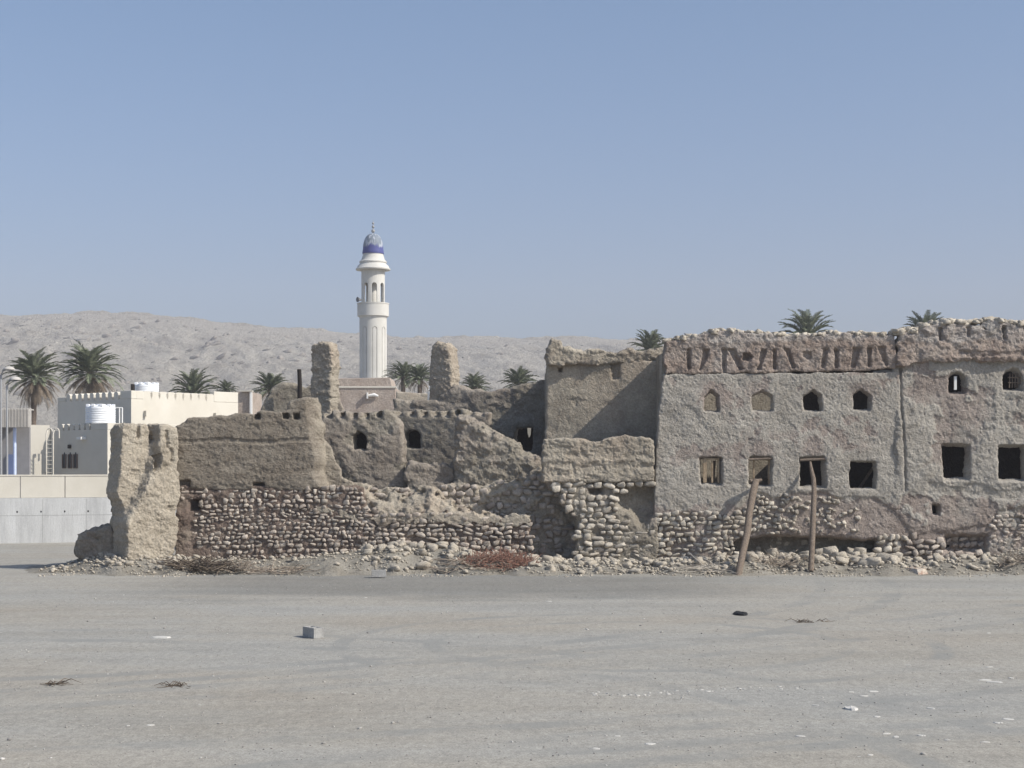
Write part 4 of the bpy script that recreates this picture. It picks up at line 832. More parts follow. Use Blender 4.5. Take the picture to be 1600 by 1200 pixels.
# ---------------------------------------------------------------- date palms
M_frond = mat("palm_green", [(.10, .12, .07), (.16, .18, .115), (.22, .235, .16)], scale=1.5, bump=0, rough=.6)
M_fdry = mat("dry_frond", [(.16, .12, .085), (.30, .245, .185)], scale=1.5, bump=0)
M_trunk = mat("palm_trunk", [(.12, .09, .07), (.24, .19, .15)], scale=3, bump=1, bscale=5)
def frond(V, Fq, base, az, el, ln, droop, nl, ll, w, cup=.5, rs=R):
    d = Vector((math.cos(az)*math.cos(el), math.sin(az)*math.cos(el), math.sin(el))); side = Vector((-math.sin(az), math.cos(az), 0)); pts = []; p = Vector(base); e = el
    n = nl
    for i in range(n+1):
        pts.append(p.copy()); t = i/n; e = el-droop*t**1.5; p = p+Vector((math.cos(az)*math.cos(e), math.sin(az)*math.cos(e), math.sin(e)))*(ln/n)
    for i in range(1, n+1):
        t = i/n; q = pts[i]; dr = (pts[i]-pts[i-1]).normalized(); up = side.cross(dr) 
        if up.z < 0: up = -up
        if t < .12: continue
        l = ll*(.55+.9*t)*(1-.75*max(0, t-.55)/.45)*rs.uniform(.8, 1.15)
        for s in (-1, 1):
            v = (side*s*.75+dr*.75+up*cup*rs.uniform(.3, 1.2)).normalized(); tip = q+v*l+Vector((0, 0, -l*.22)); b = len(V)
            mid = q+v*l*.5; ww = dr*w
            V += [q-ww*.5, q+ww*.5, mid+ww*.6, tip, mid-ww*.6]; Fq.append((b, b+1, b+2, b+3, b+4))
    # rachis
    for i in range(n):
        b = len(V); r = .03*(1-i/n)+.006; a, c = pts[i], pts[i+1]; V += [a+side*r, a-side*r, c-side*r*.8, c+side*r*.8, a+Vector((0, 0, r)), c+Vector((0, 0, r*.8))]
        Fq += [(b, b+1, b+2, b+3), (b, b+4, b+5, b+3), (b+1, b+4, b+5, b+2)]
def palm_meshes(seed, nf, nd, ln, skirt):
    rs = random.Random(seed); V = []; Fq = []; D = []; Fd = []
    for k in range(nf):
        t = (k+.5)/nf; el = math.radians(86-96*t**1.1)+rs.uniform(-.12, .12); az = k*2.399963+rs.uniform(-.25, .25)
        frond(V, Fq, (math.cos(az)*.12, math.sin(az)*.12, .25-.35*t), az, el, ln*rs.uniform(.82, 1.08), rs.uniform(.55, 1.1)+.35*(1-t), 34, .55, .06, rs=rs)
    for k in range(nd):
        t = (k+.5)/nd; az = k*2.399963+rs.uniform(-.3, .3); el = math.radians(-12-38*t)+rs.uniform(-.15, .15)
        frond(D, Fd, (math.cos(az)*.2, math.sin(az)*.2, -.15-skirt*.25*t), az, el, ln*rs.uniform(.65, .95), rs.uniform(.7, 1.2), 18, .35, .05, cup=-.3, rs=rs)
    def mk(n, V, Fq): me = bpy.data.meshes.new(n); me.from_pydata([tuple(v) for v in V], [], Fq); return me
    a = mk('crown', V, Fq); a.materials.append(M_frond); c = mk('dead_fronds', D, Fd) if nd else None
    if c: c.materials.append(M_fdry)
    return a, c
PM = [palm_meshes(11, 78, 70, 2.9, 3), palm_meshes(23, 66, 60, 2.9, 2.6), palm_meshes(37, 66, 14, 2.8, 1.), palm_meshes(41, 58, 14, 2.6, 1.)]
def palm(px, py, Y, s, var, label, lean=0):
    x, z = X_(px, Y), Z_(py, Y); e = empty('date_palm', (x, Y, 0)); tag(e, label, 'palm', 'date palms behind the ruins')
    a, c = PM[var]
    for n, me in (('crown', a), ('dead_fronds', c)):
        if me is None: continue
        o = bpy.data.objects.new(n, me); C.objects.link(o); o.parent = e; o.location = (lean, 0, z); o.scale = (s*(1+.12*math.sin(px)), s, s*(1+.10*math.cos(px*1.7))); o.rotation_euler = (.10*math.sin(px*.9), .12*math.cos(px*.7), (px*.37) % 6.28)
    b = MB(); n = 22; pts = []; rd = []
    for i in range(n): t = i/(n-1); pts.append((x+lean*t**2, Y, -.2+(z+.3)*t)); rd.append((.27-.05*t+(.03 if i % 2 else 0))*max(.8, s))
    b.tube(pts, rd, 10); o = b.build('trunk', M_trunk, e, smooth=True); return e
palm(50, 590, 105, .78, 0, 'big date palm at the far left with a long brown skirt of dead fronds', .2)
palm(145, 584, 108, .80, 1, 'tall date palm right of the far-left one, standing behind the shaded two-storey house', -.2)
palm(303, 618, 122, .74, 2, 'date palm crown showing above the crenellated parapet right of the upper water tank')
palm(353, 611, 135, .44, 3, 'small date palm crown near the right end of the crenellated parapet')
palm(423, 610, 112, .60, 3, 'date palm between the cream house and the dark charred post')
palm(630, 590, 130, .58, 2, 'left palm of the dense pair just right of the minaret shaft')
palm(656, 592, 126, .58, 3, 'right palm of the dense pair, touching the round-topped pillar')
palm(742, 607, 122, .46, 2, 'short date palm just right of the round-topped pillar')
palm(812, 602, 118, .60, 3, 'date palm rising left of the set-back mud block')
palm(1016, 551, 130, .76, 3, 'date palm peeping over the coping left of the grey house')
palm(1261, 534, 130, 1.0, 2, 'date palm fanning above the middle of the grey house parapet')
palm(1446, 531, 132, .95, 3, 'date palm showing above where the two houses meet', -.1)
# low scrub under the left palms
def shrub(px, Y, w, h, label, seed, m=M_frond):
    rs = random.Random(seed); V = []; Fq = []; x0 = X_(px, Y)
    for k in range(5200):
        a = rs.uniform(0, 6.28); u = rs.uniform(-1, 1); r = rs.random()**.4; cl = .75+.35*mn.noise(Vector((math.cos(a)*2+seed, math.sin(a)*2, u*2)))
        p = Vector((x0+w*r*cl*math.cos(a)*math.sqrt(1-u*u*.8), Y+w*.7*r*cl*math.sin(a)*math.sqrt(1-u*u*.8), h*.52+h*.5*u*r*cl)); d = Vector((rs.gauss(0, 1), rs.gauss(0, 1), rs.gauss(0, 1))).normalized(); s = Vector((d.y, -d.x, d.z*.3)).normalized()
        b = len(V); V += [p, p+d*.16+s*.05, p+d*.3, p+d*.16-s*.05]; Fq.append((b, b+1, b+2, b+3))
    e = empty('shrub', (x0, Y, 0)); tag(e, label, 'shrub'); me = bpy.data.meshes.new('foliage'); me.from_pydata([tuple(v) for v in V], [], Fq); link_mesh('foliage', me, m, e)
    b = MB()
    for k in range(5): a = k*1.3; b.tube([(x0, Y, 0), (x0+.4*w*math.cos(a), Y+.3*w*math.sin(a), h*.6)], [.08, .03], 6)
    b.build('stem', M_trunk, e)
M_scrub = mat("dusty_scrub", [(.09, .10, .06), (.16, .165, .10)], scale=2, bump=0)
shrub(60, 96, 2.1, 5.4, 'dusty green scrub filling the gap under the far-left palm', 5, M_scrub)
shrub(92, 99, 1.6, 5.6, 'scrub between the two left palms behind the shaded house', 6, M_scrub)
shrub(630, 118, 2.0, 8.2, 'low green scrub under the palm pair beside the minaret', 8, M_scrub)
shrub(430, 104, 1.5, 6.2, 'low scrub at the foot of the palm beside the dark post', 9, M_scrub)

# ---------------------------------------------------------------- minaret
Ym = 150.; mx_ = X_(583, Ym); pr = lambda r, y: (r*Ym/F, Z_(y, Ym))
def cylgrid(r0, y0, y1, nth=160, nz=90, opens=None, recess=None):
    """tube wall; opens(theta, py)->drop face; recess(theta, py)->radius offset in px"""
    V = []; Fq = []
    for j in range(nz+1):
        py = y1+(y0-y1)*j/nz
        for i in range(nth):
            t = 2*math.pi*i/nth; r = (r0+(recess(t, py) if recess else 0))*Ym/F; V.append((mx_+r*math.cos(t), Ym+r*math.sin(t), Z_(py, Ym)))
    for j in range(nz):
        for i in range(nth):
            if opens and opens(2*math.pi*(i+.5)/nth, y1+(y0-y1)*(j+.5)/nz): continue
            Fq.append((j*nth+i, j*nth+(i+1) % nth, (j+1)*nth+(i+1) % nth, (j+1)*nth+i))
    b = MB(); b.V = V; b.F = Fq; return b
ME = empty('minaret', (mx_, Ym, 0)); tag(ME, 'tall white minaret with an arcaded lantern and blue-grey dome', 'minaret')
def pan(t, py):
    k = ((t+.2) % (math.pi/4))-math.pi/8; a = abs(k)*21
    top = 512+(0 if a < 3.8 else 99)
    hw = 3.9 if py > 516 else math.sqrt(max(0, 3.9**2-(516-py)**2)) if py > 512 else 0
    if a < hw-.9: return -.35
    if a < hw: return -1.3
    return 0
cylgrid(21.3, 497, 640, 320, 150, None, pan).build('shaft', M_min, ME, smooth=False)
b = MB(); b.lathe(mx_, Ym, [pr(20.6, 700), pr(20.6, 639)], 64); b.build('base', M_min, ME, smooth=True)
b = MB(); b.lathe(mx_, Ym, [pr(21, 500), pr(22, 496), pr(24.6, 494.5), pr(24.6, 476), pr(25.2, 475.6), pr(25.2, 474), pr(22.8, 474), pr(22.8, 482), pr(0.1, 482)], 64); b.build('balcony', M_min, ME, smooth=True)
def op(t, py):
    k = ((t+.2) % (math.pi/4))-math.pi/8; a = abs(k)*18.3; hw = 4.3
    return (443 < py < 474) and a < (hw if py > 448 else math.sqrt(max(0, hw*hw-((448-py)*hw/5)**2)))
cg = cylgrid(18.3, 418, 476, 320, 120, op); o = cg.build('lantern', M_min, ME); m = o.modifiers.new('solid', 'SOLIDIFY'); m.thickness = .16; m.offset = -1
b = MB(); b.lathe(mx_, Ym, [pr(6, 482), pr(6, 420)], 24); b.build('core', M_min, ME, smooth=True)
b = MB(); b.lathe(mx_, Ym, [pr(18, 422.5), pr(26.8, 422.2), pr(27.2, 420.5), pr(25.5, 419), pr(23.8, 415.5), pr(20.4, 412.5), pr(20.2, 411.5), pr(21.4, 410.8), pr(21.4, 409), pr(18.4, 406.5), pr(17., 402), pr(15.6, 397), pr(15.6, 394)], 64); b.build('canopy', M_min, ME, smooth=True)
def dome_extra(nt, tc, col):
    N = nt.nodes; L = nt.links; s = N.new('ShaderNodeSeparateXYZ'); L.new(tc.outputs['Object'], s.inputs[0])
    mp = N.new('ShaderNodeMapping'); mp.inputs['Scale'].default_value = (1.6, 1.6, .35); L.new(tc.outputs['Object'], mp.inputs[0]); n = N.new('ShaderNodeTexNoise'); n.inputs['Scale'].default_value = 2.2; n.inputs['Detail'].default_value = 3; L.new(mp.outputs[0], n.inputs[0])
    z0 = Z_(388, Ym); a = N.new('ShaderNodeMath'); a.operation = 'MULTIPLY_ADD'; a.inputs[1].default_value = 1.3; L.new(n.outputs[0], a.inputs[0])
    sb = N.new('ShaderNodeMath'); sb.operation = 'SUBTRACT'; L.new(s.outputs['Z'], sb.inputs[0]); sb.inputs[1].default_value = z0+.85; L.new(sb.outputs[0], a.inputs[2])
    r = N.new('ShaderNodeMapRange'); r.inputs['From Min'].default_value = -.12; r.inputs['From Max'].default_value = .12; L.new(a.outputs[0], r.inputs[0])
    n2 = N.new('ShaderNodeMapRange'); n2.inputs['From Min'].default_value = .5; n2.inputs['From Max'].default_value = .6
    mp2 = N.new('ShaderNodeMapping'); mp2.inputs['Scale'].default_value = (2.6, 2.6, .5); mp2.inputs['Location'].default_value = (3, 2, 1); L.new(tc.outputs['Object'], mp2.inputs[0]); nn = N.new('ShaderNodeTexNoise'); nn.inputs['Scale'].default_value = 1.6; L.new(mp2.outputs[0], nn.inputs[0]); L.new(nn.outputs[0], n2.inputs[0])
    x = N.new('ShaderNodeMix'); x.data_type = 'RGBA'; x.inputs[6].default_value = (.20, .23, .27, 1); x.inputs[7].default_value = (.42, .45, .50, 1); L.new(n2.outputs[0], x.inputs[0])
    y = N.new('ShaderNodeMix'); y.data_type = 'RGBA'; y.inputs[6].default_value = (.085, .095, .25, 1); L.new(x.outputs[2], y.inputs[7]); L.new(r.outputs[0], y.inputs[0]); return y.outputs[2]
M_dome = mat("blue_dome_paint", [(.3, .3, .3), (.4, .4, .4)], extra=dome_extra, bump=0, rough=.5)
b = MB(); b.lathe(mx_, Ym, [pr(16.6, 397), pr(16.8, 394), pr(16.4, 392)]+[pr(15.9*math.sin(a)**.78 if a > .01 else .1, 392-3-24*math.cos(a)) for a in [math.pi/2-i*math.pi/2/12 for i in range(13)]], 64); b.build('dome', M_dome, ME, smooth=True)
fin = [pr(.6, 367)]
for cy, r in ((361, 2.9), (354.4, 2.3), (349, 1.8)):
    fin += [pr(max(.5, r*math.sin(a)), cy+r*math.cos(a)) for a in [math.pi*i/10 for i in range(1, 10)]]
fin += [pr(.4, 347), pr(.15, 343)]
b = MB(); b.lathe(mx_, Ym, fin, 20); b.build('finial', M_metal, ME, smooth=True)
x, z = X_(570.5, 147.), Z_(471, 147.)
b = MB(); zz = Z_(470, Ym); a = -2.45; hx_, hy_ = mx_+math.cos(a)*22*Ym/F, Ym+math.sin(a)*22*Ym/F
b.tube([(hx_, hy_, zz), (hx_-.12, hy_-.12, zz), (hx_-.35, hy_-.3, zz)], [.06, .12, .26], 14); b.build('loudspeaker', plain("grey_horn", (.16, .16, .17)), ME, smooth=True)
# masonry in front of the minaret
Yp = 96.; pr2 = mat("pink_rendered_masonry", [(.36, .29, .24), (.45, .385, .33)], scale=1.5, bump=.6, bscale=5)
NE = empty('mosque_block', (X_(573, Yp), Yp+1.5, 0)); tag(NE, 'pinkish rendered block with stepped top at the foot of the minaret', 'building')
b = MB(); b.prism([(X_(522, Yp), 0), (X_(618, Yp), 0), (X_(618, Yp), Z_(606, Yp)), (X_(522, Yp), Z_(604, Yp))], Yp, Yp+4); b.build('wall', pr2, NE, bevel=.03)
b = MB(); b.prism([(X_(524, Yp), Z_(604, Yp)), (X_(613, Yp), Z_(605, Yp)), (X_(609, Yp), Z_(589.5, Yp)), (X_(524, Yp), Z_(591, Yp))], Yp+.2, Yp+3.8); b.build('upper_step', pr2, NE, bevel=.05)
b = MB(); b.box(X_(522, Yp)-.05, X_(618, Yp)+.06, Yp-.06, Yp+.16, Z_(606.5, Yp), Z_(603.5, Yp)); b.build('string_course', M_cream, NE, bevel=.02)
b = MB(); b.tube([P(576, 618, Yp-.13), P(585, 617, Yp-.13), P(591, 619, Yp-.13)], [.07, .12, .06], 12); b.box(X_(573.5, Yp), X_(575.5, Yp), Yp-.3, Yp+.002, Z_(623, Yp), Z_(613.5, Yp)); b.build('wall_lamp', M_white, NE, smooth=True)
o = link_mesh('courtyard_wall', wall([(616, 700), (618, 611), (650, 614), (678, 616), (700, 617), (700, 700)], 90, .4, .09, rough=.02, edge=.03, rnd=.05), M_mud); tag(o, 'low pale courtyard wall between the pinkish block and the round-topped pillar', 'wall')
b = MB(); Yt = 88.; tx = X_(672.5, Yt); b.lathe(tx, Yt, [(.01, Z_(599, Yt)), (.05, Z_(601, Yt)), (.06, Z_(603, Yt)), (.12, Z_(605, Yt)), (.06, Z_(607, Yt)), (.16, Z_(609, Yt)), (.07, Z_(611, Yt)), (.17, Z_(613, Yt)), (.17, Z_(640, Yt)), (.17, 0)], 16); o = b.build('small_finial_post', M_white, smooth=True); tag(o, 'little white post with a beaded finial left of the round-topped pillar', 'post')

# ---------------------------------------------------------------- modern houses on the left
def crenels(b, x0, z0, x1, z1, y, dx, n, w, h, dirv, shape='foot'):
    for k in range(n): pass
def rotface(px, Y): return X_(px, Y)
def house(name, cornpx, Yc, wl, wr, ang, ztop, label, m=M_cream, inset=.0):
    """box whose near vertical corner is at cornpx/Yc; left wing runs wl metres, right wing wr metres"""
    e = empty(name, (X_(cornpx, Yc), Yc, 0), 0); tag(e, label, 'house'); c = Vector((X_(cornpx, Yc), Yc, 0)); dl = Vector((-math.cos(ang), math.sin(ang), 0)); dr = Vector((math.sin(ang), math.cos(ang), 0)); return e, c, dl, dr
def face_box(b, c, d, nrm, s0, s1, z0, z1, t0, t1):
    """box spanning s along d, t along outward normal nrm"""
    vs = [c+d*s+nrm*t+Vector((0, 0, z)) for s in (s0, s1) for t in (t0, t1) for z in (z0, z1)]
    b.add(vs, [(0, 1, 3, 2), (4, 6, 7, 5), (0, 4, 5, 1), (2, 3, 7, 6), (0, 2, 6, 4), (1, 5, 7, 3)])
def merlons(parent, c, d, nrm, s0, s1, n, zt, m=M_cream, w=.24, h=.42):
    for k in range(n):
        s = s0+(s1-s0)*(k+.5)/n; b = MB(); b.smooth = False
        prof = [(-w*.5, 0), (w*.5, 0), (w*.62, h*.45), (w*.62, h*.8), (w*.3, h), (-w*.3, h), (-w*.62, h*.8), (-w*.62, h*.45)]
        V = [c+d*(s+a)+nrm*t+Vector((0, 0, zt+z_)) for t in (-.3, .0) for a, z_ in prof]; q = len(prof)
        b.add(V, [tuple(range(q)), tuple(range(2*q-1, q-1, -1))]+[(i, i+q, (i+1) % q+q, (i+1) % q) for i in range(q)])
        b.build('merlon', m, parent)
# upper (farther) house: corner at px 205, left face in shade
ang = math.radians(40)
e1, c1, dl, dr = house('cream_house', 205, 84, 0, 0, ang, 0, 'taller cream house with a sunlit crenellated side and a shaded left side')
nl = Vector((-math.sin(ang), -math.cos(ang), 0)); nr = Vector((math.cos(ang), -math.sin(ang), 0))
def span(c, d, px):   # distance along d from c to reach image column px
    k = (px-800)/F; return (k*c.y-c.x)/(d.x-k*d.y)
zt = Z_(623, 84); zt2 = Z_(610, 84)
sl_ = span(c1, dl, 90); sr_ = span(c1, dr, 372)
V = [c1, c1+dl*sl_, c1+dl*sl_+dr*sr_, c1+dr*sr_]; b = MB(); b.add([v+Vector((0, 0, -.1)) for v in V]+[v+Vector((0, 0, zt)) for v in V], [(0, 1, 2, 3), (7, 6, 5, 4), (0, 4, 5, 1), (1, 5, 6, 2), (2, 6, 7, 3), (3, 7, 4, 0)]); b.build('wall', M_cream, e1)
b = MB(); s1 = span(c1, dl, 188); face_box(b, c1, dl, nl, -.02, s1, zt, zt2, -.35, .015); s2 = span(c1, dr, 224); face_box(b, c1, dr, nr, .34, s2, zt, zt2, -.35, .015)
s3 = span(c1, dr, 334); s4 = sr_; face_box(b, c1, dr, nr, s3, s4, zt, zt2+.15, -.35, .015); face_box(b, c1, dl, nl, span(c1, dl, 102), span(c1, dl, 90), zt, zt+.25, -.35, .015); b.build('parapet', M_cream, e1, bevel=.03)
merlons(e1, c1, dl, nl, span(c1, dl, 186), span(c1, dl, 102), 9, zt, w=.30)
merlons(e1, c1, dr, nr, s2, s3, 9, zt, w=.55, h=.45)
b = MB()
for p_ in (226, 335): s = span(c1, dr, p_); face_box(b, c1, dr, nr, s-.06, s+.06, Z_(650, 84), Z_(641, 84), 0, .22)
b.build('water_spout', M_cream, e1)
# end bay of that house: recessed brownish wall and bright edge
e4 = empty('house_wing', (X_(385, 92), 92, 0)); tag(e4, 'plain tan wing with a bright white right edge at the end of the crenellated house', 'house')
b = MB(); b.box(X_(366, 92), X_(392, 92), 92, 96, -.1, Z_(612, 92)); b.build('wall', pr2, e4); b = MB(); b.box(X_(391, 92), X_(394, 92), 91.8, 92.1, -.1, Z_(611, 92)); b.build('edge_pier', M_white, e4); b = MB(); b.box(X_(378, 92), X_(395, 92), 91.7, 92.3, Z_(612, 92), Z_(610.5, 92)); b.build('roof_slab', M_cream, e4)
# nearer low house in shade
Yn = 74.; e2, c2, dl2, dr2 = house('cream_house', 168, Yn, 0, 0, ang, 0, 'low shaded cream house with three lancet windows just behind the boundary wall')
z2 = Z_(671, Yn); sl2 = span(c2, dl2, 75)
V = [c2, c2+dl2*sl2, c2+dl2*sl2+dr2*9, c2+dr2*9]; b = MB(); b.add([v+Vector((0, 0, -.1)) for v in V]+[v+Vector((0, 0, z2)) for v in V], [(0, 1, 2, 3), (7, 6, 5, 4), (0, 4, 5, 1), (1, 5, 6, 2), (2, 6, 7, 3), (3, 7, 4, 0)]); b.build('wall', M_cream, e2)
b = MB(); face_box(b, c2, dl2, nl, -.02, span(c2, dl2, 142), z2, Z_(661, Yn), -.3, .015); b.build('parapet', M_cream, e2, bevel=.02)
b = MB(); face_box(b, c2, dr2, nr, .29, 9, z2, Z_(661, Yn), -.3, .015); b.build('parapet', M_cream, e2, bevel=.02)
merlons(e2, c2, dl2, nl, span(c2, dl2, 141), span(c2, dl2, 91), 6, z2, w=.27, h=.32)
for p_ in (101, 110, 118.5):
    s = span(c2, dl2, p_); z0, z1 = Z_(731, Yn), Z_(706, Yn); fr_ = MB(); face_box(fr_, c2, dl2, nl, s-.14, s+.14, z0-.03, z0, 0, .06); face_box(fr_, c2, dl2, nl, s-.17, s-.11, z0, z1-.1, 0, .05); face_box(fr_, c2, dl2, nl, s+.11, s+.17, z0, z1-.1, 0, .05)
    w_ = fr_.build('window', plain("brown_window_frame", (.16, .12, .10)) if p_ == 101 else bpy.data.materials["brown_window_frame"], e2)
    g = MB(); q = [c2+dl2*(s+a)+nl*t+Vector((0, 0, z_)) for t in (.0, .02) for a, z_ in ((-.11, z0), (.11, z0), (.11, z1-.18), (0, z1), (-.11, z1-.18))]
    g.add(q, [(0, 1, 2, 3, 4), (9, 8, 7, 6, 5)]+[(i, i+5, (i+1) % 5+5, (i+1) % 5) for i in range(5)]); o = g.build('pane', M_glass, None, loc=e2.location[:]); o.parent = w_; o.location = (0, 0, 0)
b = MB(); s = span(c2, dl2, 131); face_box(b, c2, dl2, nl, s-.18, s+.18, Z_(686, Yn), Z_(682, Yn), .0, .3); b.build('wall_light', M_white, e2)
b = MB(); s = span(c2, dl2, 110); face_box(b, c2, dl2, nl, s-.07, s+.07, Z_(700, Yn), Z_(694, Yn), .0, .12); b.build('lamp_box', M_dark, e2)
# lit side block by the ladder and the annex
Ys = 76.8; e3 = empty('house_annex', (X_(62, Ys), Ys, 0)); tag(e3, 'sunlit cream annex left of the ladder with a small framed panel', 'house')
b = MB(); b.box(X_(45, Ys), X_(75, Ys), Ys, Ys+.3, -.1, Z_(664, Ys), math.radians(28)); b.build('wall', M_cream, e3)
b = MB(); b.box(X_(27, 75), X_(62, 75), 75, 75.3, -.1, Z_(709, 75), math.radians(25)); b.build('stair_wall', M_cream, e3)
b = MB(); b.box(X_(33.5, 74.9), X_(42.5, 74.9), 74.93, 75.02, Z_(739, 74.9), Z_(723, 74.9)); b.build('panel', M_white, e3, bevel=.02)
# ladder
Yl = 74.6; e5 = empty('roof_ladder', (X_(77, Yl), Yl, 0)); tag(e5, 'tall pale metal ladder with curved hand loops fixed to the low house', 'ladder')
for x_ in (72.5, 83):
    b = MB(); pts = [P(x_, 760, Yl), P(x_, 678, Yl)]
    for k in range(1, 7): a = math.pi*k/6; pts.append(Vector((X_(x_, Yl)+.13*(1-math.cos(a)), Yl+.1, Z_(675, Yl)+.18*math.sin(a))))
    pts.append(pts[-1]+Vector((0, 0, -.3))); b.tube(pts, [.035]*len(pts), 8); b.build('rail', M_cream, e5, smooth=True)
for k in range(11):
    b = MB(); yy = 688+k*6.3; b.tube([P(72.5, yy, Yl), P(83, yy, Yl)], [.018, .018], 6); b.build('rung', M_cream, e5)
# far-left shed
Yf = 70.; e6 = empty('shed', (X_(10, Yf), Yf+2, 0)); tag(e6, 'open shed at the left edge with a pale corrugated fascia over a dark bluish interior', 'shed')
b = MB(); pts = []; n = 46; x0, x1 = X_(-60, Yf), X_(45.5, Yf)
for i in range(n*2+1): pts.append((x0+(x1-x0)*i/(2*n), Yf+(0 if i % 2 else .05)))
V = [(x, y, z) for x, y in pts for z in (Z_(667.5, Yf), Z_(638.5, Yf))]; b.add(V, [(2*i, 2*i+2, 2*i+3, 2*i+1) for i in range(len(pts)-1)]); b.box(x0, x1+.04, Yf+.051, Yf+.2, Z_(668, Yf), Z_(637.5, Yf)); b.build('fascia', M_corr, e6)
b = MB(); b.box(x0, x1-.1, Yf+.2, Yf+1.0, Z_(640, Yf), Z_(638.5, Yf)); b.build('roof', M_corr, e6)
b = MB(); b.box(x0, X_(46, Yf+1), Yf+1.0, Yf+1.2, -.1, Z_(638.5, Yf)); b.build('rear_wall', plain("grey_shed_wall", (.28, .27, .27)), e6); b = MB(); b.box(X_(12, 71), X_(22, 71), Yf+.9, Yf+.99, 0, Z_(710, 71)); b.build('door', M_bluew, e6)
b = MB(); b.tube([P(23, 760, Yf+.4), P(23, 668, Yf+.4)], [.075, .075], 14); b.build('post', M_blue, e6, smooth=True)
# tanks
def tank(px0, px1, py0, py1, Y, label):
    cx = (px0+px1)/2; r = (px1-px0)/2*Y/F; x = X_(cx, Y); z0, z1 = Z_(py1, Y), Z_(py0, Y); h = z1-z0; e = empty('water_tank', (x, Y, z0)); tag(e, label, 'water tank', 'white roof tanks')
    prof = [(.01, z0), (r*.98, z0)]
    for k in range(7): a = z0+h*.82*k/7; prof += [(r*.97, a+.01), (r, a+h*.03), (r, a+h*.085), (r*.97, a+h*.11)]
    prof += [(r*.97, z0+h*.85), (r*.8, z0+h*.93), (r*.35, z0+h*.97)]; b = MB(); b.lathe(x, Y, prof, 40); b.build('body', M_tank, e, smooth=True)
    b = MB(); b.lathe(x, Y, [(r*.34, z0+h*.95), (r*.34, z1), (.01, z1+.02)], 24); b.build('lid', M_tank, e, smooth=True)
    for k in range(10):
        a = 2*math.pi*k/10; b = MB(); b.box(x+r*.88*math.cos(a)-.08, x+r*.88*math.cos(a)+.08, Y+r*.88*math.sin(a)-.08, Y+r*.88*math.sin(a)+.08, z0+h*.84, z0+h*.99); b.build('lifting_lug', M_tank, e, bevel=.02)
tank(134, 180, 631.5, 662, 75.6, 'nearer white ribbed water tank on the low shaded house')
b = MB()
for x_ in (186.5, 191): b.tube([P(x_, 664, 78), P(x_, 637, 78)], [.035, .035], 8)
b.tube([P(179, 637, 78), P(191, 637, 78)], [.03, .03], 8); o = b.build('tank_pipes', M_white); tag(o, 'thin white water pipes beside the nearer roof tank', 'pipes')
tank(210, 248, 597.5, 626, 88, 'farther white ribbed water tank above the lit crenellated parapet')
b = MB(); b.box(X_(204, 87), X_(209, 87), 87, 87.3, Z_(616, 87), Z_(600, 87)); o = b.build('roof_box', M_dark, bevel=.03); tag(o, 'small dark box left of the farther roof tank', 'box')
# boundary wall
Yb = 61.3; eb = empty('boundary_wall', (X_(60, Yb), Yb, 0)); tag(eb, 'boundary wall with cream panels above a pale concrete base with a row of drain holes', 'wall')
M_conc = mat("streaked_concrete", [(.42, .42, .415), (.52, .52, .51), (.58, .58, .575)], scale=1.0, bump=.15, bscale=10, stretch=(2.2, 2.2, .35), grain=.09)
RZ = math.radians(20); pv = (X_(60, Yb), Yb, 0)
def bb(b, x0, x1, y0, y1, z0, z1): b.box(x0, x1, y0, y1, z0, z1, RZ, pv)
xa, xb_ = X_(-230, Yb), X_(420, Yb)
b = MB(); bb(b, xa, xb_, Yb, Yb+.3, -.2, Z_(778, Yb)); b.build('concrete_base', M_conc, eb)
pxs = [-230]+[33+67*k for k in range(-3, 6)]
for a, c in zip(pxs[:-1], pxs[1:]):
    b = MB(); bb(b, X_(a, Yb)+.015, X_(c, Yb)-.015, Yb+.05, Yb+.25, Z_(778, Yb)+.004, Z_(744, Yb)); b.build('cream_panel', M_cream, eb, bevel=.01)
b = MB(); bb(b, xa, xb_, Yb+.03, Yb+.27, Z_(744, Yb)+.003, Z_(742, Yb)+.01); b.build('coping', M_cream, eb)
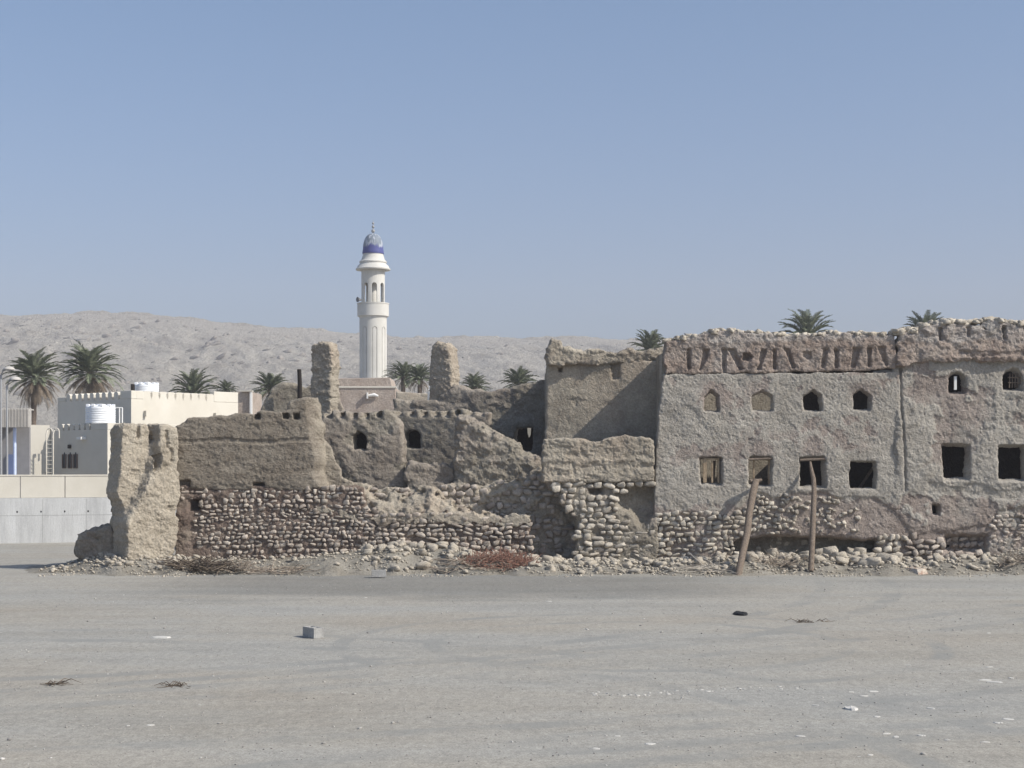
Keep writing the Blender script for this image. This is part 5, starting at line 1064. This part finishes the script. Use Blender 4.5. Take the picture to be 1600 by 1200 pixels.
for a in range(-5, 11):
    px_ = 28+35.6*a; b = MB(); q = Matrix.Rotation(RZ, 3, 'Z')@(Vector((X_(px_, Yb), Yb, 0))-Vector(pv))+Vector(pv); b.tube([(q.x, q.y-.006, Z_(799.5, Yb)), (q.x, q.y+.02, Z_(799.5, Yb))], [.04, .04], 10); b.build('drain_hole', M_black, eb)
b = MB(); 
for a in range(-3, 6): bb(b, X_(0+35*a*1.9, Yb)-.006, X_(0+35*a*1.9, Yb)+.006, Yb-.003, Yb+.01, 0, Z_(780, Yb))
bb(b, xa, xb_, Yb-.004, Yb+.01, Z_(805.6, Yb), Z_(805, Yb)); b.build('joint', plain("dark_joint", (.3, .3, .29)), eb)
# street lamps
def lamp(px, ptop, Y, label):
    e = empty('street_lamp', (X_(px, Y), Y, 0)); tag(e, label, 'street lamp', 'street lamps behind the boundary wall'); x = X_(px, Y); zt_ = Z_(ptop, Y)
    b = MB(); b.tube([(x, Y, 0), (x, Y, zt_-.3), (x+.1, Y, zt_-.08), (x+.4, Y, zt_)], [.05, .045, .04, .03], 10); b.build('pole', M_metal, e, smooth=True)
    b = MB(); V = [(.0, 0.)]; s = .3
    prof = [(.25, -.05), (.25, -.02), (.20, .05), (.12, .09), (.01, .11)]; b.lathe(x+.36, Y, [(r, zt_+z_) for r, z_ in prof], 24); b.build('hood', M_corr, e, smooth=True)
    b = MB(); b.lathe(x+.36, Y, [(.01, zt_-.1), (.15, zt_-.08), (.22, zt_-.051)], 24); b.build('lamp_bowl', M_glass, e, smooth=True)
lamp(1.5, 576, 68, 'taller street lamp cut by the left edge of the photo'); lamp(11, 592, 67, 'shorter street lamp standing right of the taller one')

# ---------------------------------------------------------------- haze
b = MB(); b.box(-1150, 1450, -40, 1200, -3, 140); hz = b.build('haze', bpy.data.materials.new('haze')); tag(hz, kind='stuff')
hm = bpy.data.materials['haze']; hm.use_nodes = True; nt = hm.node_tree; nt.nodes.remove(nt.nodes['Principled BSDF'])
vp = nt.nodes.new('ShaderNodeVolumePrincipled'); vp.inputs['Color'].default_value = (.91, .89, .93, 1); vp.inputs['Density'].default_value = .0006; vp.inputs['Anisotropy'].default_value = 0.
nt.links.new(vp.outputs[0], nt.nodes['Material Output'].inputs['Volume'])
